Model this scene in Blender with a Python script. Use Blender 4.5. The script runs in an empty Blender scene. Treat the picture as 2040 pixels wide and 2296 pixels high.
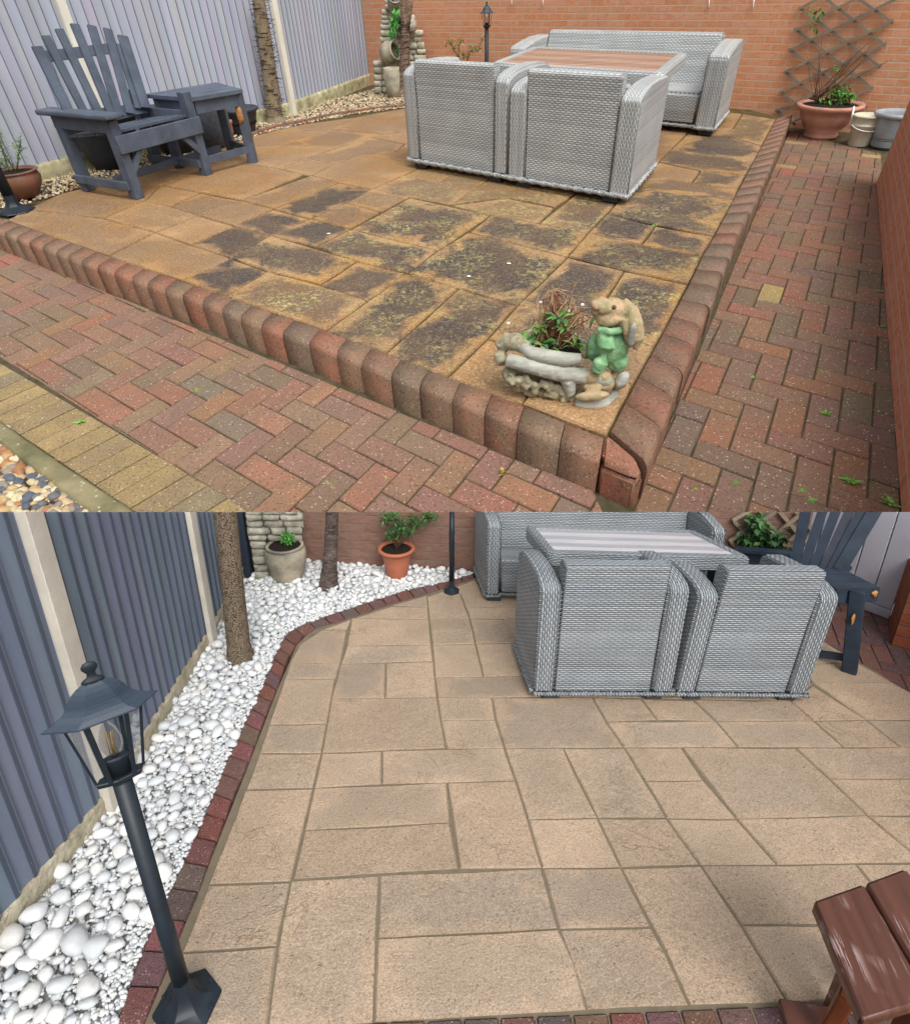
import bpy, bmesh, math, random
from mathutils import Vector, Matrix, noise
R=random.Random(7)
scn=bpy.context.scene; col=scn.collection
# ---------------------------------------------------------------- camera
F=1320.0; PX=1020.0; PY=1148.0; PW=2040.0
def nrm(a): return Vector(a).normalized()
def basis(down):                       # plot axes (right, away, up) seen in camera axes x right, y down, z forward
    up=-nrm(down); v=Vector((0,0,1)); v=(v-up*(v@up)).normalized(); return v.cross(up)*1.0, v, up
BU,BV,BW=basis((-20,3180,F))
AU,AV,AW=basis((.0482*F,F,1220))
def c2w(a): a=Vector(a); return Vector((BU@a,BV@a,BW@a))
HB=2.0
CAM=Vector((0,0,HB))
class Plot: pass
PB=Plot(); PB.name='B'; PB.ax=(BU,BV,BW); PB.h=HB; PB.s=1.0
PA=Plot(); PA.name='A'; PA.ax=(AU,AV,AW); PA.h=.85; PA.s=3.65
for P in (PA,PB):
    X,Y,Z=[c2w(a) for a in P.ax]
    rot=Matrix((X,Y,Z)).transposed().to_4x4()
    P.M=Matrix.Translation(CAM-Z*P.h*P.s)@rot@Matrix.Scale(P.s,4)
    P.eye=Vector((0,0,P.h))
    P.g=(lambda q:(lambda x,y,w=0.0:q_ground(q,x,y,w)))(P)
def q_dir(P,x,y):
    d=Vector(((x-PX)/F,(y-PY)/F,1.0)); return Vector((P.ax[0]@d,P.ax[1]@d,P.ax[2]@d))
def q_ground(P,x,y,w=0.0):
    d=q_dir(P,x,y); t=(w-P.h)/d.z; return P.eye+d*t
def q_plane(P,x,y,p0,n):               # a point on any plane
    d=q_dir(P,x,y); n=Vector(n); t=((Vector(p0)-P.eye)@n)/(d@n); return P.eye+d*t
def q_height(P,p,y):                   # height over ground point p
    k=(y-PY)/F; g=P.ax; X=g[0]*p[0]+g[1]*p[1]-g[2]*P.h; W=g[2]
    return -(X[1]-k*X[2])/(W[1]-k*W[2])
cd=bpy.data.cameras.new('camera'); cam=bpy.data.objects.new('camera',cd); col.objects.link(cam); scn.camera=cam
cd.sensor_fit='HORIZONTAL'; cd.sensor_width=36; cd.lens=36*F/PW; cd.clip_start=.05; cd.clip_end=400
cx,cy,cz=c2w((1,0,0)),c2w((0,-1,0)),c2w((0,0,-1))
cam.matrix_world=Matrix.Translation(CAM)@Matrix((cx,cy,cz)).transposed().to_4x4()
DOWN=c2w((0,1,0))
# ---------------------------------------------------------------- sky, sun, exposure
SUN_EL=math.radians(44); SUN_AZ=math.radians(162)     # azimuth the sun comes from, clockwise from +Y
w=bpy.data.worlds.new("World"); scn.world=w; w.use_nodes=True
nt=w.node_tree; bg=nt.nodes['Background']
sky=nt.nodes.new('ShaderNodeTexSky'); sky.sky_type='NISHITA'; sky.sun_disc=False
sky.sun_elevation=SUN_EL; sky.sun_rotation=SUN_AZ; sky.air_density=1.0; sky.dust_density=4.0; sky.ozone_density=1.0
hs=nt.nodes.new('ShaderNodeHueSaturation'); hs.inputs['Saturation'].default_value=.16
nt.links.new(sky.outputs[0],hs.inputs['Color']); nt.links.new(hs.outputs[0],bg.inputs[0]); bg.inputs[1].default_value=.15
sd=bpy.data.lights.new('sun','SUN'); sd.energy=1.0; sd.angle=math.radians(38); sd.color=(1,.96,.9)
so=bpy.data.objects.new('sun',sd); col.objects.link(so)
dirv=Vector((math.sin(SUN_AZ)*math.cos(SUN_EL),math.cos(SUN_AZ)*math.cos(SUN_EL),math.sin(SUN_EL)))
so.rotation_euler=dirv.to_track_quat('Z','Y').to_euler()
scn.view_settings.view_transform='Standard'; scn.view_settings.look='None'; scn.view_settings.exposure=0.42; scn.view_settings.gamma=1
# ---------------------------------------------------------------- helpers
OR={}
def own(o,label,cat,group=None,kind=None):
    if label: o['label']=label
    if cat: o['category']=cat
    if group: o['group']=group
    if kind: o['kind']=kind
    return o
def thing(name,P,o,label,cat,group=None):
    e=bpy.data.objects.new(name,None); col.objects.link(e); e.empty_display_size=.1
    e.matrix_world=P.M@Matrix.Translation(o); OR[e]=(P,Vector(o)); return own(e,label,cat,group)
class MB:
    def __init__(s,fr=None): s.v=[];s.f=[];s.uv=[];s.c=[];s.fr=fr;s.sm=[];s.rot=False;s.smooth=False
    def face(s,ids,c=(1,1,1),uv=None):
        s.f.append(tuple(ids)); s.c.append(c); s.sm.append(s.smooth)
        if uv is None:
            p=[Vector(s.v[i]) for i in ids]; n=Vector((0,0,0))
            for i in range(len(p)): n+=p[i-1].cross(p[i])
            a=[abs(k) for k in n]
            if a[2]>=a[0] and a[2]>=a[1]: uv=[(q[0],q[1]) for q in p]
            elif a[0]>=a[1]: uv=[(q[1],q[2]) for q in p]
            else: uv=[(q[0],q[2]) for q in p]
            if s.rot: uv=[(b,a_) for a_,b in uv]
        s.uv.append(uv)
    def add(s,pts):
        k=len(s.v); s.v+= [tuple(p) for p in pts]; return list(range(k,k+len(pts)))
    def quad(s,*p,c=(1,1,1),uv=None): s.face(s.add(p),c,uv)
    def hexa(s,b,t,c=(1,1,1)):          # bottom loop (ccw), top loop
        n=len(b); i=s.add(list(b)+list(t)); s.face(i[:n][::-1],c); s.face(i[n:],c)
        for k in range(n): j=(k+1)%n; s.face((i[k],i[j],i[n+j],i[n+k]),c)
    def box(s,a,b,c=(1,1,1)):
        x0,y0,z0=a;x1,y1,z1=b
        s.hexa([(x0,y0,z0),(x1,y0,z0),(x1,y1,z0),(x0,y1,z0)],[(x0,y0,z1),(x1,y0,z1),(x1,y1,z1),(x0,y1,z1)],c)
    def bar(s,p,q,wd,th,up=(0,0,1),c=(1,1,1)):   # rectangular bar p->q, wd sideways, th along 'up'
        p=Vector(p);q=Vector(q);d=(q-p).normalized();sd_=d.cross(Vector(up))
        if sd_.length<1e-4: sd_=d.cross(Vector((0,1,0)))
        sd_.normalize();u=sd_.cross(d).normalized();a=sd_*wd/2;b=u*th/2
        s.hexa([p-a-b,p+a-b,p+a+b,p-a+b],[q-a-b,q+a-b,q+a+b,q-a+b],c)
    def prism(s,poly,z0,z1,c=(1,1,1)): s.hexa([(p[0],p[1],z0) for p in poly],[(p[0],p[1],z1) for p in poly],c)
    def xprism(s,prof,x0,x1,c=(1,1,1)):  # prof list (y,z) extruded in x
        s.hexa([(x0,y,z) for y,z in prof][::-1],[(x1,y,z) for y,z in prof][::-1],c)
    def tube(s,pts,r,n=8,c=(1,1,1),cap=True,cf=None):
        pts=[Vector(p) for p in pts]; rr=r if hasattr(r,'__len__') else [r]*len(pts); rings=[];L=0
        ref=Vector((.31,.17,.93)) 
        for k,p in enumerate(pts):
            d=(pts[min(k+1,len(pts)-1)]-pts[max(k-1,0)]).normalized()
            a=d.cross(ref)
            if a.length<.1: a=d.cross(Vector((1,0,0)))
            a.normalize(); b=d.cross(a)
            rings.append(s.add([p+(a*math.cos(2*math.pi*j/n)+b*math.sin(2*math.pi*j/n))*rr[k] for j in range(n)]))
        sm=s.smooth; s.smooth=True
        for k in range(len(pts)-1):
            L2=L+(pts[k+1]-pts[k]).length; C=2*math.pi*rr[k]
            for j in range(n):
                i=(j+1)%n; s.face((rings[k][j],rings[k][i],rings[k+1][i],rings[k+1][j]),cf(k,j) if cf else c,[(C*j/n,L),(C*(j+1)/n,L),(C*(j+1)/n,L2),(C*j/n,L2)])
            L=L2
        s.smooth=sm
        if cap: s.face(rings[0][::-1],c); s.face(rings[-1],c)
    def lathe(s,prof,o=(0,0,0),n=32,c=(1,1,1),smooth=True,ph=0,wob=0,sx=1,sy=1):    # prof (r,z)
        o=Vector(o); rings=[]
        for r,z in prof:
            rings.append(s.add([(o.x+sx*r*(1+wob*math.sin(3*t+z*20))*math.cos(t),o.y+sy*r*(1+wob*math.cos(2*t))*math.sin(t),o.z+z) for t in [2*math.pi*(j+ph)/n for j in range(n)]]))
        sm=s.smooth; s.smooth=smooth
        for k in range(len(prof)-1):
            for j in range(n):
                i=(j+1)%n; r0=prof[k][0];z0=prof[k][1];z1=prof[k+1][1]
                s.face((rings[k][j],rings[k][i],rings[k+1][i],rings[k+1][j]),c,[(j/n,z0),((j+1)/n,z0),((j+1)/n,z1),(j/n,z1)])
        s.smooth=sm
        if prof[0][0]>1e-4: s.face(rings[0][::-1],c)
        if prof[-1][0]>1e-4: s.face(rings[-1],c)
    def blob(s,o,r,sub=1,c=(1,1,1),rotm=None,lump=.12,seed=0):
        V,Fc=ICO[sub]; rm=rotm or Matrix.Identity(3); o=Vector(o); sv=Vector((seed*3.1,seed*1.7,seed*.9)); P_=[]
        for v in V:
            k=1+lump*(noise.noise(v*1.3+sv)*1.6)
            P_.append(o+rm@Vector((v.x*r[0]*k,v.y*r[1]*k,v.z*r[2]*k)))
        i0=len(s.v); s.v+=[tuple(p) for p in P_]; sm=s.smooth; 
        for f in Fc: s.f.append((f[0]+i0,f[1]+i0,f[2]+i0)); s.c.append(c); s.sm.append(True); s.uv.append([(V[i].x*r[0],V[i].z*r[2]) for i in f])
    def leaf(s,p,d,l,wd,c,bend=.2):
        p=Vector(p);d=Vector(d).normalized();sd_=d.cross(Vector((R.uniform(-.4,.4),R.uniform(-.4,.4),1)))
        if sd_.length<.01: sd_=Vector((1,0,0))
        sd_.normalize(); m=p+d*l*.5; e=p+d*l-Vector((0,0,bend*l))
        s.quad(p,m-sd_*wd/2,e,m+sd_*wd/2,c=c)
    def build(s,name,mat,parent=None,P=None,o=None,label=None,cat=None,group=None,kind=None,bevel=0,seg=2,ang=35):
        if parent is not None: P,o=OR[parent]
        o=Vector(o or (0,0,0))
        vs=[Vector(p) for p in s.v]
        if s.fr:
            q,e1,e2,e3=s.fr; vs=[q+e1*p.x+e2*p.y+e3*p.z for p in vs]
        bm=bmesh.new(); bv=[bm.verts.new(p-o) for p in vs]; uvl=bm.loops.layers.uv.new('UVMap'); cl=bm.loops.layers.float_color.new('tint')
        for f,uv,c,sm in zip(s.f,s.uv,s.c,s.sm):
            try: fc=bm.faces.new([bv[i] for i in f])
            except ValueError: continue
            fc.smooth=sm
            for l,u in zip(fc.loops,uv): l[uvl].uv=u; l[cl]=(c[0],c[1],c[2],1)
        if not (s.smooth): bmesh.ops.recalc_face_normals(bm,faces=bm.faces) if len(bm.faces)<60000 and not getattr(s,'norecalc',False) else None
        if bevel:
            ed=[e for e in bm.edges if len(e.link_faces)==2 and e.calc_face_angle(0)>math.radians(ang)]
            bmesh.ops.bevel(bm,geom=ed,offset=bevel,segments=seg,affect='EDGES',clamp_overlap=True)
            for f in bm.faces: f.smooth=True
        if P is PB:
            n=DOWN; pc=CAM-o
            if not any((v.co-pc)@n>0 for v in bm.verts): bm.free(); return None
            if any((v.co-pc)@n<0 for v in bm.verts):
                r=bmesh.ops.bisect_plane(bm,geom=bm.verts[:]+bm.edges[:]+bm.faces[:],plane_co=pc,plane_no=n,clear_inner=True,dist=1e-5)
                ed=[e for e in r['geom_cut'] if isinstance(e,bmesh.types.BMEdge)]
                try: bmesh.ops.holes_fill(bm,edges=ed,sides=0)
                except Exception: pass
        me=bpy.data.meshes.new(name); bm.to_mesh(me); bm.free(); me.materials.append(mat)
        ob=bpy.data.objects.new(name,me); col.objects.link(ob)
        if parent is not None: ob.parent=parent
        else: ob.matrix_world=P.M@Matrix.Translation(o); OR[ob]=(P,o)
        if parent is not None: OR[ob]=(P,o)
        if bevel:
            m=ob.modifiers.new('n','WEIGHTED_NORMAL'); m.keep_sharp=False
        own(ob,label,cat,group,kind)
        return ob
ICO={}
for sb in (1,2,3):
    b=bmesh.new(); bmesh.ops.create_icosphere(b,subdivisions=sb,radius=1); b.verts.ensure_lookup_table()
    ICO[sb]=([v.co.copy() for v in b.verts],[[v.index for v in f.verts] for f in b.faces]); b.free()
# sub-parts: child of a part, keeps identity
def lerp(a,b,t): return Vector(a)*(1-t)+Vector(b)*t
def inpoly(x,y,pg):
    r=False;j=len(pg)-1
    for i in range(len(pg)):
        xi,yi=pg[i][0],pg[i][1];xj,yj=pg[j][0],pg[j][1]
        if (yi>y)!=(yj>y) and x<(xj-xi)*(y-yi)/(yj-yi)+xi: r=not r
        j=i
    return r
def inset(pg,d):                       # shrink a convex ccw/cw polygon
    n=len(pg); c=Vector((sum(p[0] for p in pg)/n,sum(p[1] for p in pg)/n)); L=[]
    for i in range(n):
        a=Vector(pg[i][:2]);b=Vector(pg[(i+1)%n][:2]);e=(b-a).normalized();m=Vector((-e.y,e.x))
        if (c-a)@m<0: m=-m
        L.append((a+m*d,e))
    out=[]
    for i in range(n):
        p,e=L[i-1];q,f=L[i];den=e.x*f.y-e.y*f.x
        if abs(den)<.05: out.append(q)
        else:
            t=((q.x-p.x)*f.y-(q.y-p.y)*f.x)/den; out.append(p+e*t)
    return out
# ---------------------------------------------------------------- materials
class NT:
    def __init__(s,name):
        s.m=bpy.data.materials.new(name); s.m.use_nodes=True; s.t=s.m.node_tree; s.b=s.t.nodes['Principled BSDF']
    def n(s,ty,**k):
        x=s.t.nodes.new('ShaderNode'+ty)
        for a,b in k.items(): setattr(x,a,b)
        return x
    def l(s,a,b): s.t.links.new(a,b)
    def math(s,op,a,b=None,c=None):
        x=s.n('Math',operation=op)
        for i,q in enumerate((a,b,c)):
            if q is None: continue
            if hasattr(q,'is_linked'): s.l(q,x.inputs[i])
            else: x.inputs[i].default_value=q
        return x.outputs[0]
    def mix(s,f,a,b,bt='MIX'):
        x=s.n('MixRGB',blend_type=bt)
        for i,q in enumerate((f,a,b)):
            if hasattr(q,'is_linked'): s.l(q,x.inputs[i])
            elif i==0: x.inputs[0].default_value=q
            else: x.inputs[i].default_value=(q[0],q[1],q[2],1)
        return x.outputs[0]
    def noise(s,vec,scale,detail=4,rough=.55,dist=0):
        x=s.n('TexNoise'); x.inputs['Scale'].default_value=scale; x.inputs['Detail'].default_value=detail; x.inputs['Roughness'].default_value=rough; x.inputs['Distortion'].default_value=dist
        s.l(vec,x.inputs['Vector']); return x.outputs['Fac']
    def vor(s,vec,scale,out='Distance',feature='F1'):
        x=s.n('TexVoronoi',feature=feature); x.inputs['Scale'].default_value=scale; s.l(vec,x.inputs['Vector']); return x.outputs[out]
    def ramp(s,f,st):
        x=s.n('ValToRGB'); e=x.color_ramp.elements
        while len(e)<len(st): e.new(.5)
        for i,(p,c) in enumerate(st):
            e[i].position=p; e[i].color=(c,c,c,1) if not hasattr(c,'__len__') else (c[0],c[1],c[2],1)
        s.l(f,x.inputs[0]); return x.outputs[0]
    def co(s,k='Object'): return s.n('TexCoord').outputs[k]
    def att(s,k='tint'): return s.n('Attribute',attribute_name=k).outputs['Color']
    def bump(s,h,st=.5,d=.01):
        x=s.n('Bump'); x.inputs['Strength'].default_value=st; x.inputs['Distance'].default_value=d; s.l(h,x.inputs['Height']); s.l(x.outputs[0],s.b.inputs['Normal'])
    def out(s,c,rough=.8,spec=.3):
        if hasattr(c,'is_linked'): s.l(c,s.b.inputs['Base Color'])
        else: s.b.inputs['Base Color'].default_value=(*c,1)
        if hasattr(rough,'is_linked'): s.l(rough,s.b.inputs['Roughness'])
        else: s.b.inputs['Roughness'].default_value=rough
        s.b.inputs['Specular IOR Level'].default_value=spec; return s.m
def plain(name,c,rough=.6,var=.25,sc=12,bmp=.2,bs=60,bd=.004,tint=False,spec=.3,metal=0,c2=None,speck=None,stretch=None):
    t=NT(name); v=t.co()
    if stretch:
        mp=t.n('Mapping'); mp.inputs['Scale'].default_value=stretch; t.l(v,mp.inputs['Vector']); v=mp.outputs[0]
    n1=t.noise(v,sc,5,.6); k=t.ramp(n1,[(.3,0),(.7,1)])
    c2=c2 or tuple(x*(1-var*1.3) for x in c); cc=t.mix(k,c2,tuple(min(1,x*(1+var*.5)) for x in c))
    if tint: cc=t.mix(1,cc,t.att(),'MULTIPLY')
    if speck:
        f=t.ramp(t.vor(v,speck[1]),[(speck[2]*.6,1),(speck[2],0)]); g=t.ramp(t.noise(v,speck[1]*.37,2),[(.45,0),(.55,1)])
        cc=t.mix(t.math('MULTIPLY',f,g),cc,speck[0])
    if bmp: t.bump(t.noise(v,bs,5,.65),bmp,bd)
    t.b.inputs['Metallic'].default_value=metal
    return t.out(cc,rough,spec)
def slab_mat(name,base,base2,gray,lich,gr,orange=None):
    # UV = position inside the slab; tint = (brightness, dark algae amount, lichen amount)
    t=NT(name); v=t.co(); a=t.n('SeparateColor'); t.l(t.att(),a.inputs[0]); u=t.n('SeparateXYZ'); t.l(t.co('UV'),u.inputs[0])
    cc=t.mix(t.ramp(t.noise(v,3.1,6,.6,.4),[(.3,0),(.68,1)]),base,base2)
    if orange: cc=t.mix(t.ramp(t.noise(v,1.7,4,.6,.3),[(.45,0),(.62,.75)]),cc,orange)
    dx=t.math('ABSOLUTE',t.math('SUBTRACT',u.outputs[0],.5)); dy=t.math('ABSOLUTE',t.math('SUBTRACT',u.outputs[1],.5))
    d=t.math('MAXIMUM',dx,dy); nz=t.noise(v,5,6,.65,.5); nz2=t.noise(v,26,4,.7)
    q=t.math('ADD',t.math('MULTIPLY',d,.85),t.math('MULTIPLY',t.math('SUBTRACT',nz,.5),.95)); q=t.math('ADD',q,t.math('MULTIPLY',t.math('SUBTRACT',nz2,.5),.16))
    m=t.ramp(t.math('ADD',q,0),[(.28,1),(.42,0)]); m=t.math('MULTIPLY',m,a.outputs[1])
    fine=t.ramp(t.noise(v,90,3,.7),[(.3,.72),(.6,1)])
    cc=t.mix(t.math('MULTIPLY',m,fine),cc,gray)
    rg=t.math('ABSOLUTE',t.math('SUBTRACT',t.noise(v,3.3,5,.6,.8),.5)); pm=t.ramp(t.noise(v,1.9,2),[(.52,0),(.6,1)])
    ck=t.math('MULTIPLY',t.ramp(rg,[(.004,1),(.012,0)]),pm); cc=t.mix(t.math('MULTIPLY',ck,.32),cc,tuple(x*.3 for x in base))
    lm=t.math('MULTIPLY',t.ramp(t.noise(v,44,6,.75,.6),[(.5,0),(.58,1)]),t.ramp(t.noise(v,6.5,4,.6),[(.42,0),(.58,1)]))
    lm=t.math('MULTIPLY',lm,a.outputs[2]); cc=t.mix(lm,cc,lich)
    g=t.noise(v,gr,2,.8); dm=t.ramp(t.noise(v,2.3,6,.7,.6),[(.42,0),(.75,.55)]); cc=t.mix(dm,cc,tuple(x*.55 for x in base)); cc=t.mix(t.ramp(g,[(.36,.55),(.5,0)]),cc,tuple(x*.32 for x in base)); cc=t.mix(t.ramp(g,[(.56,0),(.68,.28)]),cc,(.8,.72,.6)); g3=t.noise(v,gr*.45,2,.8); cc=t.mix(t.ramp(g3,[(.30,.7),(.38,0)]),cc,tuple(x*.22 for x in base))
    cc=t.mix(1,cc,t.n('CombineColor').outputs[0],'MULTIPLY') if False else cc
    br=t.n('CombineXYZ')
    for i in range(3): t.l(a.outputs[0],br.inputs[i])
    cc=t.mix(1,cc,br.outputs[0],'MULTIPLY')
    h=t.math('ADD',t.math('MULTIPLY',t.noise(v,7,6,.6,1.2),1.0),t.math('MULTIPLY',g,.3)); h=t.math('SUBTRACT',h,t.math('MULTIPLY',ck,.2))
    t.bump(h,.55,.02); return t.out(cc,t.ramp(nz,[(.3,.5),(.7,.85)]),.4)
def block_mat(name,dirt,dirtc,spk=.35):
    t=NT(name); v=t.co(); cc=t.att()
    cc=t.mix(t.ramp(t.noise(v,9,6,.65),[(.35,0),(.72,dirt)]),cc,dirtc)
    cc=t.mix(t.ramp(t.noise(v,140,2,.8),[(.32,.75),(.46,0)]),cc,(.035,.02,.018))
    f=t.ramp(t.vor(v,105),[(.16,1),(.30,0)]); g=t.ramp(t.noise(v,60,2),[(.5,0),(.57,1)])
    cc=t.mix(t.math('MULTIPLY',t.math('MULTIPLY',f,g),spk*1.6),cc,(.72,.6,.48))
    t.bump(t.math('ADD',t.noise(v,160,3,.7),t.math('MULTIPLY',t.noise(v,24,5,.65),1.6)),.7,.009); return t.out(cc,.75,.35)
def wicker(name,lo,hi,ph=.013,pw=.034):
    t=NT(name); u=t.n('SeparateXYZ'); t.l(t.co('UV'),u.inputs[0]); v=t.math('DIVIDE',u.outputs[1],ph); x=t.math('DIVIDE',u.outputs[0],pw)
    row=t.math('FLOOR',v); par=t.math('MULTIPLY',t.math('MODULO',t.math('ABSOLUTE',row),2),.5)
    xs=t.math('ADD',x,par); a=t.math('MULTIPLY_ADD',t.math('COSINE',t.math('MULTIPLY',xs,6.28318)),.30,.70)
    b=t.math('POWER',t.math('SINE',t.math('MULTIPLY',t.math('FRACT',v),3.14159)),.6); h=t.math('MULTIPLY',a,b)
    wn=t.n('TexWhiteNoise',noise_dimensions='2D'); cb=t.n('CombineXYZ'); t.l(row,cb.inputs[0]); t.l(t.math('FLOOR',t.math('MULTIPLY',xs,.05)),cb.inputs[1]); t.l(cb.outputs[0],wn.inputs['Vector'])
    hi2=t.mix(wn.outputs['Value'],tuple(k*.72 for k in hi),hi)
    big=t.ramp(t.noise(t.co(),7,4,.6),[(.3,.82),(.7,1.0)])
    cc=t.mix(t.ramp(h,[(.12,0),(.62,1)]),lo,hi2); cc=t.mix(1,cc,big,'MULTIPLY')
    t.bump(h,1.0,ph*.75); return t.out(cc,.5,.4)
def brick_mat(name,c1,c2,mort,bw,bh,msz,bias=0,dark=(.2,.07,.03)):
    t=NT(name); uvn=t.co('UV'); br=t.n('TexBrick'); t.l(uvn,br.inputs['Vector'])
    br.inputs['Scale'].default_value=1; br.inputs['Brick Width'].default_value=bw; br.inputs['Row Height'].default_value=bh; br.inputs['Mortar Size'].default_value=msz; br.inputs['Mortar Smooth'].default_value=.3; br.inputs['Bias'].default_value=bias
    br.inputs['Color1'].default_value=(*c1,1); br.inputs['Color2'].default_value=(*c2,1); br.inputs['Mortar'].default_value=(*mort,1)
    k=t.n('Mapping'); k.inputs['Scale'].default_value=(1,2.6,1); t.l(uvn,k.inputs['Vector'])
    n1=t.noise(k.outputs[0],9/bw*.225,5,.6,1.5); n2=t.noise(uvn,5,3,.6)
    cc=t.mix(t.ramp(n1,[(.48,0),(.62,.5)]),br.outputs['Color'],dark); cc=t.mix(t.ramp(n2,[(.45,0),(.7,.35)]),cc,mort)
    cc=t.mix(br.outputs['Fac'],cc,mort)
    h=t.math('SUBTRACT',t.math('ADD',t.math('MULTIPLY',n1,.8),t.math('MULTIPLY',t.noise(uvn,60/bw*.225,3),.25)),t.math('MULTIPLY',br.outputs['Fac'],.9))
    t.bump(h,.8,bh*.13); return t.out(cc,.85,.2)
def glass(name,tint=(1,1,1),rough=.03):
    t=NT(name); t.b.inputs['Transmission Weight'].default_value=1; t.b.inputs['IOR'].default_value=1.05; t.b.inputs['Alpha'].default_value=.28; return t.out(tint,rough,.5)
def srgb(r,g,b):
    f=lambda x:(x/255/12.92) if x<=10 else ((x/255+.055)/1.055)**2.4
    return (f(r),f(g),f(b))
# ================================================================ UPPER PLOT (A)
gA=PA.g; HK=.10
OFF={'c1':(0,0),'c2':(680,0),'c3':(1360,0),'c4':(0,574),'c5':(680,574),'c6':(1360,574),'d1':(0,1148),'d2':(680,1148),'d3':(1360,1148),'d4':(0,1722),'d5':(680,1722),'d6':(1360,1722)}
def S(c,x,y): return OFF[c][0]+x/2.6706,OFF[c][1]+y/2.6706
def sA(c,x,y,w=0): return gA(*S(c,x,y),w)
m_slabA=slab_mat('weathered_slab',srgb(180,142,98),srgb(154,122,88),srgb(40,42,50),srgb(176,168,104),120,orange=srgb(172,124,60))
m_mortA=plain('mossy_joint',srgb(92,76,46),.9,.5,18,.5,90,c2=srgb(60,62,28))
m_kerb=block_mat('kerb_block',.85,srgb(116,102,84),.22)
m_pave=block_mat('clay_paver',.65,srgb(116,100,82),.4)
m_sand=plain('paver_joint_sand',srgb(88,76,60),.95,.4,20,.5,90,c2=srgb(52,56,28))
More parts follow.
